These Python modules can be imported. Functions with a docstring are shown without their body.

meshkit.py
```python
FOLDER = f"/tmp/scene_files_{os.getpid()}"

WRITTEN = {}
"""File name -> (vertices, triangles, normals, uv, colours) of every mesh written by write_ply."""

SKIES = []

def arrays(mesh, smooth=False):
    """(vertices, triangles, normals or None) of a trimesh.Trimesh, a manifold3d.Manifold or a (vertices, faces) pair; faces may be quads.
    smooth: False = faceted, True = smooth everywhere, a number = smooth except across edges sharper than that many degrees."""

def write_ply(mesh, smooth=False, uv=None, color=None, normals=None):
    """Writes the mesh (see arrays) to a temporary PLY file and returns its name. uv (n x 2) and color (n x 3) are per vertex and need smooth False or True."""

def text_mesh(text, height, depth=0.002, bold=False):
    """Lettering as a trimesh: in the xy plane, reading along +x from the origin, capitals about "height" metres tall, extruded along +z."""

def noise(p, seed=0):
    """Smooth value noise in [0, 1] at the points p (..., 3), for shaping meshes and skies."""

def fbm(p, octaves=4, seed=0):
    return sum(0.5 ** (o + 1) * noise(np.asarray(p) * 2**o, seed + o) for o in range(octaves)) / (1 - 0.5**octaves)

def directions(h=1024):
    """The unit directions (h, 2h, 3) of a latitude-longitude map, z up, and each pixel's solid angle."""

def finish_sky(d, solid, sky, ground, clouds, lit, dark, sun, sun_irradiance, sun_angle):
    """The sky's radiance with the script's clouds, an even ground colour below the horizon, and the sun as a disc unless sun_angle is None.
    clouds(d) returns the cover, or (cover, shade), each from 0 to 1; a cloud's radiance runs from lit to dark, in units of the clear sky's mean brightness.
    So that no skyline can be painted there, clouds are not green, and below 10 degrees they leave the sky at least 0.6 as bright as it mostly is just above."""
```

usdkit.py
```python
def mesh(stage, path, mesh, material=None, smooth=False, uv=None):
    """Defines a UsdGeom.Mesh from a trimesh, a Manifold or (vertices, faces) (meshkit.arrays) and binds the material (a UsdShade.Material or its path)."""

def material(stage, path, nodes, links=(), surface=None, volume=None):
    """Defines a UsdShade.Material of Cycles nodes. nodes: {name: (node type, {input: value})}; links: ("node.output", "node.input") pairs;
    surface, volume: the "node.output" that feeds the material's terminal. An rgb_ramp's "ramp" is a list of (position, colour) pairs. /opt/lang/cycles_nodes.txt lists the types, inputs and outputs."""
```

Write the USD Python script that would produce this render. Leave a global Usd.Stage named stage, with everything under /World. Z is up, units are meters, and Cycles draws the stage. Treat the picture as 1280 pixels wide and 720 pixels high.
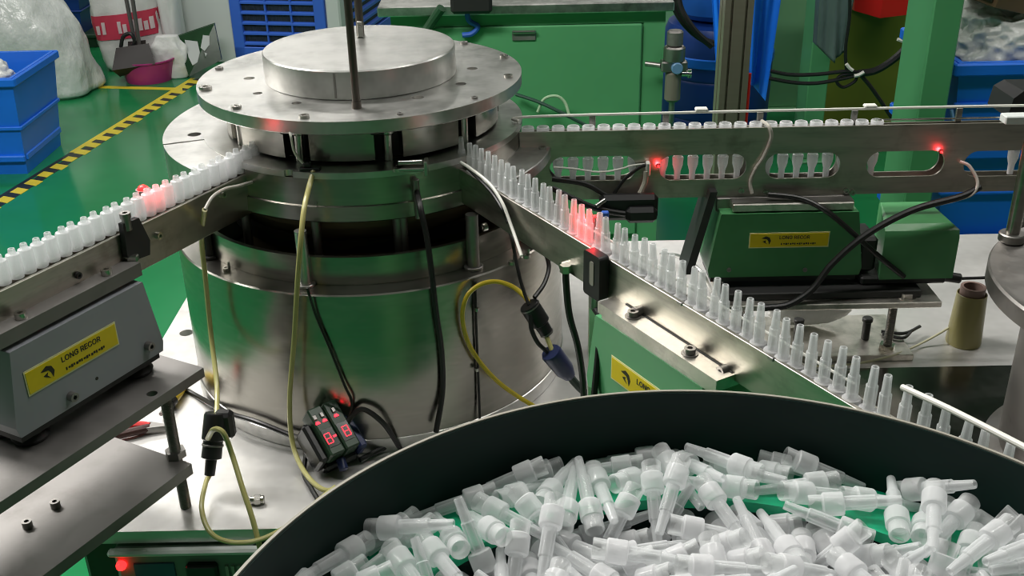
import math, random
import numpy as np, trimesh, usdkit, meshkit
from shapely.geometry import Polygon, Point, box as sbox
from shapely.ops import unary_union
from pxr import Gf, Sdf, Usd, UsdGeom, UsdLux, UsdShade

random.seed(7)
RNG = np.random.default_rng(7)
stage = Usd.Stage.CreateInMemory()
UsdGeom.SetStageUpAxis(stage, UsdGeom.Tokens.z)
UsdGeom.SetStageMetersPerUnit(stage, 1.0)
UsdGeom.Xform.Define(stage, '/World')
PI = math.pi

# ------------------------------------------------------------ camera
F, PITCH, ROLL = 1340.0, math.radians(26.2), math.radians(-1.16)
C = np.array([0, 0, 1.33])
_f = np.array([0, math.cos(PITCH), -math.sin(PITCH)])
_r0 = np.array([1.0, 0, 0]); _u0 = np.cross(_r0, _f)
_R = math.cos(ROLL) * _r0 + math.sin(ROLL) * _u0
_U = -math.sin(ROLL) * _r0 + math.cos(ROLL) * _u0
cam = UsdGeom.Camera.Define(stage, '/World/camera')
m = np.eye(4); m[0, :3], m[1, :3], m[2, :3], m[3, :3] = _R, _U, -_f, C
cam.AddTransformOp().Set(Gf.Matrix4d(m.tolist()))
cam.CreateHorizontalApertureAttr(36.0); cam.CreateVerticalApertureAttr(20.25)
cam.CreateFocalLengthAttr(36.0 * F / 1280)
cam.CreateClippingRangeAttr(Gf.Vec2f(0.02, 100))
cam.CreateFStopAttr(0.0)
EXPOSURE = 0.3
cam.CreateExposureAttr(EXPOSURE)

# ------------------------------------------------------------ light
LAMP_POWER = 20.0      # radiance of the unseen ceiling lamps
dome = UsdLux.DomeLight.Define(stage, '/World/ambient')
dome.CreateIntensityAttr(0.02)

# surveying helpers: where a line of sight meets a plane or a cylinder of the place
AX = np.array([-.1383, 1.0005])                     # axis of the rotary drum
def ray(x, y): return (x - 640) / F * _R - (y - 360) / F * _U + _f
def Z(x, y, z): d = ray(x, y); return C + d * (z - C[2]) / d[2]
def Y(x, y, yv): d = ray(x, y); return C + d * yv / d[1]
def CY(x, y, r, c=AX):
    d = ray(x, y); a = d[:2] @ d[:2]; b = -2 * d[:2] @ c; k = c @ c - r * r
    q = max(b * b - 4 * a * k, 0)
    return C + d * (-b - math.sqrt(q)) / (2 * a)

# ------------------------------------------------------------ naming, things, parts
_names = {}
def numbered(parent, name):
    k = (str(parent), name); n = _names.get(k, 0); _names[k] = n + 1
    return name if n == 0 else f'{name}_{n:03d}'
WORLD = '/World'
BASE = {}
def tag(p, label=None, cat=None, group=None, kind=None):
    p = p.GetPrim() if hasattr(p, 'GetPrim') else p
    for k, v in (('label', label), ('category', cat), ('group', group), ('kind', kind)):
        if v: p.SetCustomDataByKey(k, v)
    return p
def thing(name, label, cat, loc=(0, 0, 0), rotz=0.0, group=None, kind=None, tip=None):
    """An Xform at the thing's base; parts are given in its own frame."""
    path = f'{WORLD}/{numbered(WORLD, name)}'
    x = UsdGeom.Xform.Define(stage, path)
    c, s = math.cos(rotz), math.sin(rotz)
    M = np.eye(4); M[0, :2] = c, s; M[1, :2] = -s, c; M[3, :3] = loc
    if tip is not None: M[:3, :3] = tip
    x.AddTransformOp().Set(Gf.Matrix4d(M.tolist()))
    BASE[path] = np.array(loc, float)
    return tag(x, label, cat, group, kind)
def copy_of(src, M, label, cat, group):
    path = f'{WORLD}/{numbered(WORLD, src.GetName())}'
    x = UsdGeom.Xform.Define(stage, path)
    x.GetPrim().GetReferences().AddInternalReference(src.GetPath())
    x.MakeMatrixXform().Set(Gf.Matrix4d(np.asarray(M).tolist()))
    x.GetPrim().SetInstanceable(True)
    return tag(x, label, cat, group)
def part(parent, name, mesh, mat, smooth=35, label=None, world=False):
    pp = str(parent.GetPath())
    if isinstance(mesh, (list, tuple)) and not isinstance(mesh[0], np.ndarray): mesh = cat(*mesh)
    if world:
        mesh = mesh.copy(); mesh.apply_translation(-BASE[pp])
    p = usdkit.mesh(stage, f'{pp}/{numbered(pp, name)}', mesh, mat, smooth=smooth).GetPrim()
    if label: tag(p, label)
    return p
def single(name, mesh, mat, label=None, category=None, group=None, kind=None, smooth=35):
    """A thing that is one mesh; its origin is put at its base."""
    mesh = mesh.copy(); b = mesh.bounds; o = np.array([*(b[0, :2] + b[1, :2]) / 2, b[0, 2]])
    mesh.apply_translation(-o)
    g = usdkit.mesh(stage, f'{WORLD}/{numbered(WORLD, name)}', mesh, mat, smooth=smooth)
    UsdGeom.Xformable(g).AddTranslateOp().Set(Gf.Vec3d(*map(float, o)))
    return tag(g, label, category, group, kind)
def struct(name, mesh, mat, smooth=False): return single(name, mesh, mat, kind='structure', smooth=smooth)

# ------------------------------------------------------------ shapes
def cat(*ms):
    ms = [m for m in ms if m is not None]
    return trimesh.util.concatenate(ms) if len(ms) > 1 else ms[0]
def bx(x0, x1, y0, y1, z0, z1, b=0.0):
    lo, hi = np.array([min(x0, x1), min(y0, y1), min(z0, z1)]), np.array([max(x0, x1), max(y0, y1), max(z0, z1)])
    if not b:
        m = trimesh.creation.box(hi - lo); m.apply_translation((lo + hi) / 2); return m
    b = min(b, (hi - lo).min() * .45); pts = []
    for sx in (0, 1):
        for sy in (0, 1):
            for sz in (0, 1):
                c = np.where([sx, sy, sz], hi, lo); d = np.where([sx, sy, sz], -1, 1) * b
                for k in range(3):
                    q = c + d; q[k] = c[k]; pts.append(q)
    return trimesh.Trimesh(*_hull(pts))
def _hull(pts):
    h = trimesh.convex.convex_hull(np.array(pts)); return h.vertices, h.faces
def hull(pts): return trimesh.Trimesh(*_hull(pts))
def lathe(prof, seg=48, a0=0.0, a1=2 * PI, c=(0, 0, 0)):
    """Revolves (r, z) points about z. Closed profile when the ends meet."""
    prof = np.array(prof, float); full = abs(a1 - a0 - 2 * PI) < 1e-6; n = len(prof)
    k = seg if full else seg + 1
    th = a0 + (a1 - a0) * np.arange(k) / seg
    v = np.stack([prof[None, :, 0] * np.cos(th)[:, None], prof[None, :, 0] * np.sin(th)[:, None], np.repeat(prof[None, :, 1], k, 0)], -1).reshape(-1, 3)
    f = []
    for i in range(seg):
        i0, i1 = i * n, ((i + 1) % k) * n
        j = np.arange(n - 1); a, b, c_, d = i0 + j, i1 + j, i1 + j + 1, i0 + j + 1
        f += [np.stack([a, b, c_], 1), np.stack([a, c_, d], 1)]
    f = np.vstack(f)
    if not full:
        caps = []
        import shapely
        poly = Polygon(prof)
        t2, tf = trimesh.creation.triangulate_polygon(poly.buffer(0), engine='earcut')
        for q, flip in ((a0, 0), (a1, 1)):
            vv = np.stack([t2[:, 0] * math.cos(q), t2[:, 0] * math.sin(q), t2[:, 1]], 1)
            caps.append(trimesh.Trimesh(vv, tf[:, ::-1] if flip else tf, process=False))
    m = trimesh.Trimesh(v, f, process=False)
    if not full: m = cat(m, *caps)
    m.merge_vertices(); m.update_faces(m.nondegenerate_faces())
    if full or True: trimesh.repair.fix_normals(m)
    m.apply_translation(c); return m
def cyl(r, z0, z1, c=(0, 0), seg=32, b=0.0):
    b = min(b, r * .4, abs(z1 - z0) * .4)
    p = [(0, z0), (r - b, z0), (r, z0 + b), (r, z1 - b), (r - b, z1), (0, z1)] if b else [(0, z0), (r, z0), (r, z1), (0, z1)]
    return lathe(p, seg, c=(c[0], c[1], 0))
def align(m, p, d):
    """Turns a mesh built along +z to direction d and moves its origin to p."""
    m = m.copy(); m.apply_transform(trimesh.geometry.align_vectors([0, 0, 1], np.array(d, float) / np.linalg.norm(d))); m.apply_translation(p); return m
def rod(p, q, r, seg=12, b=0.0):
    p, q = np.array(p, float), np.array(q, float)
    return align(cyl(r, 0, np.linalg.norm(q - p), seg=seg, b=b), p, q - p)
def spline(pts, per=8, closed=False):
    P = np.array(pts, float); n = len(P)
    if n < 3: return P
    out = []
    Q = np.vstack([2 * P[0] - P[1], P, 2 * P[-1] - P[-2]])
    for i in range(n - 1):
        a, b, c, d = Q[i:i + 4]
        for t in np.arange(per) / per:
            out.append(.5 * (2 * b + (c - a) * t + (2 * a - 5 * b + 4 * c - d) * t * t + (3 * b - a - 3 * c + d) * t ** 3))
    return np.vstack([out, P[-1:]])
def tube(pts, r, seg=8, per=8, smoothed=True):
    """A round cable along the points, with closed ends."""
    P = spline(pts, per) if smoothed else np.array(pts, float)
    T = np.gradient(P, axis=0); T /= np.maximum(np.linalg.norm(T, axis=1, keepdims=True), 1e-12)
    u = np.cross(T[0], [0, 0, 1.0]);  u = u if np.linalg.norm(u) > 1e-3 else np.array([1.0, 0, 0]); u /= np.linalg.norm(u)
    th = 2 * PI * np.arange(seg) / seg; V = []
    rr = np.broadcast_to(r, len(P))
    for p, t, q in zip(P, T, rr):
        u = u - t * (u @ t); u /= np.linalg.norm(u); w = np.cross(t, u)
        V.append(p + q * (np.cos(th)[:, None] * u + np.sin(th)[:, None] * w))
    V = np.vstack(V + [P[:1], P[-1:]]); n = len(P); f = []
    j = np.arange(seg); k = (j + 1) % seg
    for i in range(n - 1):
        a, b = i * seg + j, i * seg + k
        f += [np.stack([a, b, b + seg], 1), np.stack([a, b + seg, a + seg], 1)]
    f += [np.stack([k, j, np.full(seg, n * seg)], 1), np.stack([(n - 1) * seg + j, (n - 1) * seg + k, np.full(seg, n * seg + 1)], 1)]
    m = trimesh.Trimesh(V, np.vstack(f), process=False); return m
def extr(poly, h, frame=None):
    """Extrudes a 2-D shape by h; frame = (origin, x axis, y axis): the extrusion goes along x cross y."""
    poly = poly if hasattr(poly, 'area') else Polygon(poly)
    gs = getattr(poly, 'geoms', [poly])
    m = cat(*[trimesh.creation.extrude_polygon(g, h, engine='earcut') for g in gs])
    return put(m, *frame) if frame else m
def put(m, o, ex, ey):
    ex, ey = np.array(ex, float), np.array(ey, float); M = np.eye(4)
    M[:3, 0], M[:3, 1], M[:3, 2], M[:3, 3] = ex, ey, np.cross(ex, ey), o
    m = m.copy(); m.apply_transform(M); return m
def move(m, *t): m = m.copy(); m.apply_translation(t); return m
def rrect(x0, x1, y0, y1, r, n=6): return sbox(x0 + r, y0 + r, x1 - r, y1 - r).buffer(r, quad_segs=n)
def ngon(r, n, c=(0, 0), a=0): return Polygon([(c[0] + r * math.cos(a + 2 * PI * k / n), c[1] + r * math.sin(a + 2 * PI * k / n)) for k in range(n)])
def cap_screw(r=.004, h=.004):
    """A socket-head screw head standing on z = 0, with its hexagon hole."""
    head = cat(extr(ngon(r, 20).difference(ngon(r * .52, 6)), h), move(extr(ngon(r * .6, 6), .0004), 0, 0, h * .35))
    return head
def hexnut(r=.007, h=.005, hole=.0): 
    s = ngon(r, 6)
    return extr(s.difference(ngon(hole, 16)) if hole else s, h)

# ------------------------------------------------------------ materials
def mat(name, col, rough=.5, metal=0.0, var=0.0, vscale=(8, 8, 8), rvar=0.0, bump=0.0, bscale=None, bdist=.001, dirt=None, dscale=6, spec=.5, coat=0.0, emit=None, aniso=0):
    n = {'tc': ('texture_coordinate', {}), 'p': ('principled_bsdf', dict(base_color=col, roughness=rough, metallic=metal, specular_ior_level=spec, coat_weight=coat, coat_roughness=.08))}
    L = []
    if emit: n['p'][1].update(emission_color=emit[0], emission_strength=emit[1])
    if var or rvar or dirt:
        n['mp'] = ('mapping', {'scale': vscale}); n['ns'] = ('noise_texture', {'scale': 1.0, 'detail': 4.0, 'roughness': .6})
        L += [('tc.object', 'mp.vector'), ('mp.vector', 'ns.vector')]
    if var:
        lo, hi = [max(0, c * (1 - var)) for c in col], [min(1, c * (1 + var)) for c in col]
        n['rp'] = ('rgb_ramp', {'ramp': [(.25, lo), (.75, hi)]}); L += [('ns.fac', 'rp.fac')]
        src = 'rp.color'
        if dirt:
            n['dn'] = ('noise_texture', {'scale': float(dscale), 'detail': 6.0, 'roughness': .65})
            n['dr'] = ('rgb_ramp', {'ramp': [(.52, (0, 0, 0)), (.7, (1, 1, 1))]})
            n['dm'] = ('mix_color', {'b': dirt})
            L += [('tc.object', 'dn.vector'), ('dn.fac', 'dr.fac'), ('dr.color', 'dm.fac'), ('rp.color', 'dm.a')]; src = 'dm.result'
        L.append((src, 'p.base_color'))
    if rvar:
        n['mr'] = ('map_range', {'from_min': .3, 'from_max': .7, 'to_min': max(.02, rough - rvar), 'to_max': min(1, rough + rvar)})
        L += [('ns.fac', 'mr.value'), ('mr.result', 'p.roughness')]
    if bump:
        n['bm'] = ('mapping', {'scale': bscale or vscale}); n['bn'] = ('noise_texture', {'scale': 1.0, 'detail': 3.0})
        n['bp'] = ('bump', {'strength': bump, 'distance': bdist})
        L += [('tc.object', 'bm.vector'), ('bm.vector', 'bn.vector'), ('bn.fac', 'bp.height'), ('bp.normal', 'p.normal')]
    return usdkit.material(stage, f'/World/Looks/{name}', n, L, surface='p.BSDF')
def plastic(name, col, clear_mid, clear_edge, rough=.3, trans=.45):
    """Thin translucent plastic: clearer where one looks straight through the wall, whiter along its edges."""
    n = {'p': ('principled_bsdf', dict(base_color=col, roughness=rough, specular_ior_level=.5)), 't': ('translucent_bsdf', {'color': col}),
         'a': ('mix_closure', {'fac': trans}), 'c': ('transparent_bsdf', {'color': (.98, .985, .98)}), 'w': ('layer_weight', {'blend': .45}),
         'r': ('map_range', {'from_min': 0.0, 'from_max': 1.0, 'to_min': 1 - clear_mid, 'to_max': 1 - clear_edge, 'clamp': True}), 'm': ('mix_closure', {})}
    L = [('p.BSDF', 'a.closure1'), ('t.BSDF', 'a.closure2'), ('w.facing', 'r.value'), ('r.result', 'm.fac'), ('c.BSDF', 'm.closure1'), ('a.closure', 'm.closure2')]
    return usdkit.material(stage, f'/World/Looks/{name}', n, L, surface='m.closure')

STEEL = mat('brushed_steel', (.43, .41, .37), .24, 1, var=.10, vscale=(5, 5, 22), rvar=.06)
STEEL_TOP = mat('turned_steel', (.66, .65, .63), .34, 1, var=.07, vscale=(14, 14, 14), rvar=.08, dirt=(.60, .59, .565), dscale=13)
STEEL_DK = mat('dull_steel', (.33, .315, .30), .42, 1, var=.12, vscale=(30, 30, 30), rvar=.08, dirt=(.27, .255, .24), dscale=22)
RAIL = mat('rail_steel', (.50, .475, .42), .36, 1, var=.08, vscale=(9, 9, 60), rvar=.08, dirt=(.36, .33, .28), dscale=30)
ALU = mat('aluminium', (.74, .71, .65), .36, 1, var=.08, vscale=(40, 40, 40), rvar=.08, dirt=(.63, .60, .55), dscale=35)
CHROME = mat('bright_screw', (.62, .60, .56), .22, 1)
GALV = mat('grey_plate', (.25, .238, .23), .5, .75, var=.12, vscale=(25, 25, 25), rvar=.08, dirt=(.2, .19, .18), dscale=18)
BLACKM = mat('blackened_steel', (.05, .05, .05), .45, .6)
DARK = mat('near_black', (.018, .017, .015), .4, .3)  # plain near-black for the recessed drum parts
BRASSY = mat('old_bronze', (.16, .12, .07), .45, .7, var=.25, vscale=(10, 10, 90))
GREENP = mat('green_enamel', (.075, .27, .105), .32, 0, var=.06, vscale=(12, 12, 12), rvar=.06)
GREENL = mat('bright_green_enamel', (.09, .33, .14), .38, 0, var=.06, vscale=(3, 3, 3), rvar=.06)
GREENT = mat('machine_green_enamel', (.12, .40, .18), .35, 0, var=.05, vscale=(10, 10, 10))
GREENW = mat('pale_green_enamel', (.26, .58, .30), .4, 0, var=.06, vscale=(3, 3, 3))
OLIVE = mat('olive_enamel', (.15, .19, .02), .5, 0, var=.1, vscale=(3, 3, 3))
GREYP = mat('light_grey_enamel', (.30, .31, .34), .36, 0, var=.04, vscale=(20, 20, 20))
BLACKP = mat('black_plastic', (.012, .012, .013), .38)
RUBBER = mat('black_rubber', (.012, .012, .012), .6)
CABLE = mat('black_cable', (.01, .01, .01), .4)
YTUBE = mat('yellow_tube', (.47, .44, .17), .28, 0, spec=.6)
YTUBE2 = mat('strong_yellow_tube', (.62, .47, .03), .3)
WIRE = mat('grey_wire', (.50, .47, .42), .4)
WWIRE = mat('white_wire', (.75, .74, .68), .4)
BLUEC = mat('navy_connector', (.02, .03, .10), .35)
YELLOW = mat('sticker_yellow', (.78, .60, .0), .45, 0, var=.05, vscale=(60, 60, 60))
YEDGE = mat('sticker_edge', (.80, .76, .42), .5)
INK = mat('black_ink', (.02, .018, .008), .5)
FLOORM = mat('green_epoxy', (.014, .215, .072), .16, 0, var=.10, vscale=(1.2, 1.2, 1), rvar=.05, spec=.5)
TABLE = mat('pale_table_plate', (.68, .67, .655), .30, .5, var=.05, vscale=(8, 8, 8), rvar=.08, dirt=(.58, .565, .545), dscale=10)
BOWLG = mat('dark_green_lining', (.003, .016, .013), .5, spec=.2, var=.15, vscale=(20, 20, 20))
BOWLE = mat('bright_green_lining', (.0, .36, .17), .4, 0, var=.15, vscale=(30, 30, 30))
BOWLR = mat('pale_rim', (.33, .31, .26), .5)
WALLM = mat('unseen_wall_paint', (.55, .56, .54), .6)
CEILM = mat('unseen_ceiling_paint', (.20, .20, .19), .7)
WHITEP = mat('white_panel', (.66, .70, .68), .45)
BLUEP = mat('blue_plastic', (.012, .17, .80), .36, 0, var=.08, vscale=(4, 4, 4))
BLUEK = mat('dark_blue_plastic', (.008, .04, .22), .4, 0, var=.1, vscale=(4, 4, 4))
BLUES = mat('blue_sheet', (.01, .17, .80), .35, 0, var=.08, vscale=(5, 5, 5))
BLUEG = mat('blue_grille', (.05, .16, .70), .4)
FINS = mat('dark_fins', (.01, .012, .03), .5)
SACK = mat('white_woven_sack', (.74, .74, .73), .45, 0, var=.05, vscale=(9, 9, 9), bump=.3, bscale=(90, 90, 90), bdist=.004)
FILM = mat('milky_film', (.70, .72, .70), .22, 0, var=.10, vscale=(7, 7, 7), bump=.5, bscale=(22, 22, 14), bdist=.02)
SACKRED = mat('red_print', (.62, .05, .10), .5, 0, var=.08, vscale=(9, 9, 9))
SACKWHT = mat('white_print', (.74, .60, .62), .5)
MAGENTA = mat('magenta_plastic', (.40, .03, .19), .35)
REDP = mat('red_plastic', (.62, .012, .012), .4)
CARDB = mat('cardboard', (.17, .10, .05), .7, 0, var=.08, vscale=(10, 10, 30))
AMBER = mat('amber_plastic', (.26, .235, .09), .35)
BROWN = mat('brown_core', (.20, .13, .11), .6)
GREYBAG = mat('grey_film', (.10, .15, .14), .3, 0, var=.2, vscale=(8, 8, 5), bump=.5, bscale=(20, 20, 8), bdist=.02)
YTAPE = mat('yellow_tape', (.72, .58, .03), .45, 0, var=.12, vscale=(20, 20, 20))
KTAPE = mat('black_tape', (.015, .02, .012), .45)
DKROD = mat('dark_rod', (.12, .105, .09), .4, .8)
ALUPRO = mat('bronze_profile', (.34, .30, .24), .42, .8, var=.06, vscale=(4, 4, 60))
REDLED = mat('red_led', (.8, .02, .02), .3, 0, emit=((1.0, .006, .006), 9.0))
REDSEG = mat('red_display', (.5, .01, .02), .3, 0, emit=((1.0, .01, .03), 2.4))
CLEAR = plastic('clear_tube_wall', (.95, .96, .97), .88, .25, .08, .35)
FROST = plastic('frosted_tube_body', (.97, .97, .985), .44, .06, .14, .5)
SEMI = plastic('milky_tube_barrel', (.95, .96, .975), .80, .16, .08, .4)

# ------------------------------------------------------------ room; walls and ceiling out of view, toned for reflections in the steel
FX0, FX1, FY0, FY1, HC = -6.0, 6.0, -4.0, 9.0, 3.9
struct('floor', bx(FX0, FX1, FY0, FY1, -.1, 0), FLOORM)
struct('ceiling', bx(FX0, FX1, FY0, FY1, HC, HC + .1), CEILM)
struct('wall_back', bx(FX0, FX1, FY1, FY1 + .1, 0, HC), WALLM)
struct('wall_front', bx(FX0, FX1, FY0 - .1, FY0, 0, HC), WALLM)
struct('wall_left', bx(FX0 - .1, FX0, FY0, FY1, 0, HC), WALLM)
struct('wall_right', bx(FX1, FX1 + .1, FY0, FY1, 0, HC), WALLM)

def unseen_ceiling_light(x, y, L=2.4, W=.18, power=None, drop=.62):  # lamp out of view, placed for its light on the machine
    t = thing('unseen_ceiling_light', 'unseen white fluorescent lamp under the workshop ceiling, placed to light the machine', 'lamp', (x, y, HC - drop), 0, 'unseen workshop ceiling lamps')
    part(t, 'housing', cat(bx(-L / 2, L / 2, -W / 2 - .01, W / 2 + .01, .03, .09, .01), rod((-L / 3, 0, .08), (-L / 3, 0, drop), .006), rod((L / 3, 0, .08), (L / 3, 0, drop), .006)), WHITEP)
    lt = UsdLux.RectLight.Define(stage, f'{t.GetPath()}/light')
    lt.CreateWidthAttr(L); lt.CreateHeightAttr(W); lt.CreateIntensityAttr(power or LAMP_POWER); lt.CreateColorAttr(Gf.Vec3f(1.0, .975, .93))
    lt.AddTranslateOp().Set(Gf.Vec3d(0, 0, .02))
LAMPS = [(-2.0, .8), (.3, .95), (-1.9, 4.4), (2.4, 2.7), (-1.15, 1.55, 1.2, .26, 42.0, 1.55), (-4.6, 2.4), (-1.6, 7.6), (1.8, 7.6)]  # all out of view; the low one is placed to brighten the left table
for q in LAMPS: unseen_ceiling_light(*q)

# ------------------------------------------------------------ table
TZ = .767
t = thing('machine_table', 'white steel table plate on a dark green cabinet, under the rotary drum', 'table', (.2, .985, 0))
hole = Z(233, 416, TZ)
top = sbox(-.385, .705, .95, 1.275).difference(Point(hole[0], hole[1]).buffer(.0075))
part(t, 'table_plate', extr(top, .012, ((0, 0, TZ - .012), (1, 0, 0), (0, 1, 0))), TABLE, world=True)
gd = mat('deep_green_enamel', (.012, .042, .02), .45, 0, var=.1, vscale=(6, 6, 6))
part(t, 'cabinet', bx(-.37, .935, .72, 1.26, .06, TZ - .0125, .004), gd, world=True)
part(t, 'plinth', bx(-.35, .91, .75, 1.24, 0, .06, .004), BLACKM, world=True)

# control box under the table edge
p0 = Y(139, 690, .700)
t = thing('control_box', 'grey control box with a red pilot lamp on the green cabinet front', 'control box', (p0[0], .700, p0[2] - .09))
part(t, 'housing', bx(0, .12, 0, .0185, 0, .092, .004), mat('control_box_grey', (.16, .20, .17), .45))
part(t, 'lid', bx(-.003, .123, -.004, .004, .086, .092, .002), WHITEP)
part(t, 'blue_plate', bx(.016, .05, -.0015, .002, .03, .078, .0005), mat('blue_plate', (.03, .08, .16), .4))
part(t, 'switch_block', bx(.06, .086, -.006, .002, .04, .078, .002), BLACKP)
part(t, 'grille', cat(*[bx(.092 + .005 * k, .0945 + .005 * k, -.002, .002, .02, .074) for k in range(5)]), mat('grille_grey', (.34, .35, .31), .5))
part(t, 'pilot_lamp', align(lathe([(0, 0), (.0042, 0), (.0042, .003), (.003, .005), (0, .0056)], 16), (.0065, 0, .077), (0, -1, 0)), REDLED, label='lit red pilot lamp')

# ------------------------------------------------------------ rotary drum
RG, COL, PL, CAP = .927, 1.0225, 1.067, 1.093
t = thing('rotary_drum', 'large round stainless steel feeding drum with a flat lid, on the table', 'machine', (AX[0], AX[1], TZ))
def ax_local(p): return np.array([p[0] - AX[0], p[1] - AX[1], p[2] - TZ])
def at_ax(a, r, z): return np.array([r * math.cos(math.radians(a)), r * math.sin(math.radians(a)), z - TZ])
z0 = 0.0
part(t, 'drum_shell', lathe([(.176, .0), (.190, .0), (.190, RG - TZ - .0012), (.1888, RG - TZ), (.170, RG - TZ), (.170, .03), (.176, .0)], 128), STEEL, 30)
part(t, 'base_band', lathe([(.1902, .0005), (.1912, .0005), (.1912, .014), (.1902, .0145)], 128), STEEL_TOP)
part(t, 'inner_collar', lathe([(.1655, RG - TZ - .02), (.1698, RG - TZ - .02), (.1698, .953 - TZ), (.1655, .953 - TZ), (.1655, RG - TZ - .02)], 112), STEEL)
part(t, 'pit_floor', lathe([(0, .10), (.166, .10), (.166, .105), (0, .105)], 64), DARK)
part(t, 'core', lathe([(0, .105), (.128, .105), (.128, .171), (.12, .172), (.12, .195), (.132, .197), (.132, .214), (0, .214)], 96), BRASSY)
part(t, 'core_band', lathe([(.1285, .174), (.1345, .174), (.1345, .186), (.1285, .186), (.1285, .174)], 96), DARK)
# skirt that slopes out under the flange
part(t, 'skirt', lathe([(.120, 1.0165 - TZ), (.1500, 1.0165 - TZ), (.1502, .9925 - TZ), (.1520, .9918 - TZ), (.1530, .979 - TZ), (.1522, .978 - TZ), (.120, .978 - TZ), (.120, 1.0165 - TZ)], 128), STEEL, 30)
hk = at_ax(-115, .132, 0)
fl = Point(0, 0).buffer(.1515, quad_segs=32).difference(Point(0, 0).buffer(.05)).difference(Point(*(Z(360, 214, COL)[:2] - AX)).buffer(.0042))
part(t, 'flange', extr(fl, .0055, ((0, 0, COL - .0055 - TZ), (1, 0, 0), (0, 1, 0))), STEEL_TOP, 30)
part(t, 'body', lathe([(0, COL - TZ - .001), (.116, COL - TZ - .001), (.116, PL - TZ - .011), (0, PL - TZ - .011)], 96), DARK)
for k in range(10):
    a = 270 - 20 + 36 * k + 5.5; a1 = a + 25
    part(t, 'segment', lathe([(.1165, COL + .0025 - TZ), (.129, COL + .0025 - TZ), (.129, PL - .0125 - TZ), (.1165, PL - .0125 - TZ), (.1165, COL + .0025 - TZ)], 10, math.radians(a), math.radians(a1)), STEEL, 30)
    g = at_ax(a - 5.5, .124, 0)
    part(t, 'roller_pin', cat(cyl(.0042, COL - TZ, 1.046 - TZ, g, 14, .0006), cyl(.0065, 1.046 - TZ, 1.054 - TZ, g, 14, .001)), CHROME)
    part(t, 'clamp', move(bx(-.006, .006, -.009, .009, 0, .006, .001), *(at_ax(a - 9, .126, 1.0485))), BLACKM)
# top plate with its screw holes
holes = [((311.5, 97.8), .0052), ((322, 116.6), .0042), ((370.6, 128.8), .0042), ((590.3, 85.6), .0052), ((576, 104.8), .0050), ((521.9, 121.8), .0056)]
pl = Point(0, 0).buffer(.1515, quad_segs=40)
for q, r in holes: pl = pl.difference(Point(*(Z(*q, PL)[:2] - AX)).buffer(r))
part(t, 'top_plate', cat(extr(pl, .0065, ((0, 0, PL - .0065 - TZ), (1, 0, 0), (0, 1, 0))), lathe([(.02, PL - .0115 - TZ), (.1505, PL - .0115 - TZ), (.1515, PL - .0105 - TZ), (.1515, PL - .0065 - TZ), (.02, PL - .0065 - TZ)], 160)), STEEL_TOP, 30)
for q, r in ((257, 112), .0058), ((295.6, 135), .0044), ((593, 123), .003), ((500, 143), .0028), ((635.3, 96.5), .0042), ((629.7, 71.6), .0042), ((274, 86.6), .004), ((380, 147), .0044), ((580, 54.7), .004):
    p = ax_local(Z(*q, PL)); part(t, 'screw', move(cap_screw(r, r * .55), *p), CHROME if r > .004 else STEEL_DK)
part(t, 'round_lid', lathe([(0, PL - TZ), (.0885, PL - TZ), (.0895, PL + .0005 - TZ), (.0895, CAP - .0012 - TZ), (.0885, CAP - TZ), (.083, CAP + .0003 - TZ), (0, CAP - .0002 - TZ)], 128), STEEL_TOP, 30)
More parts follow.
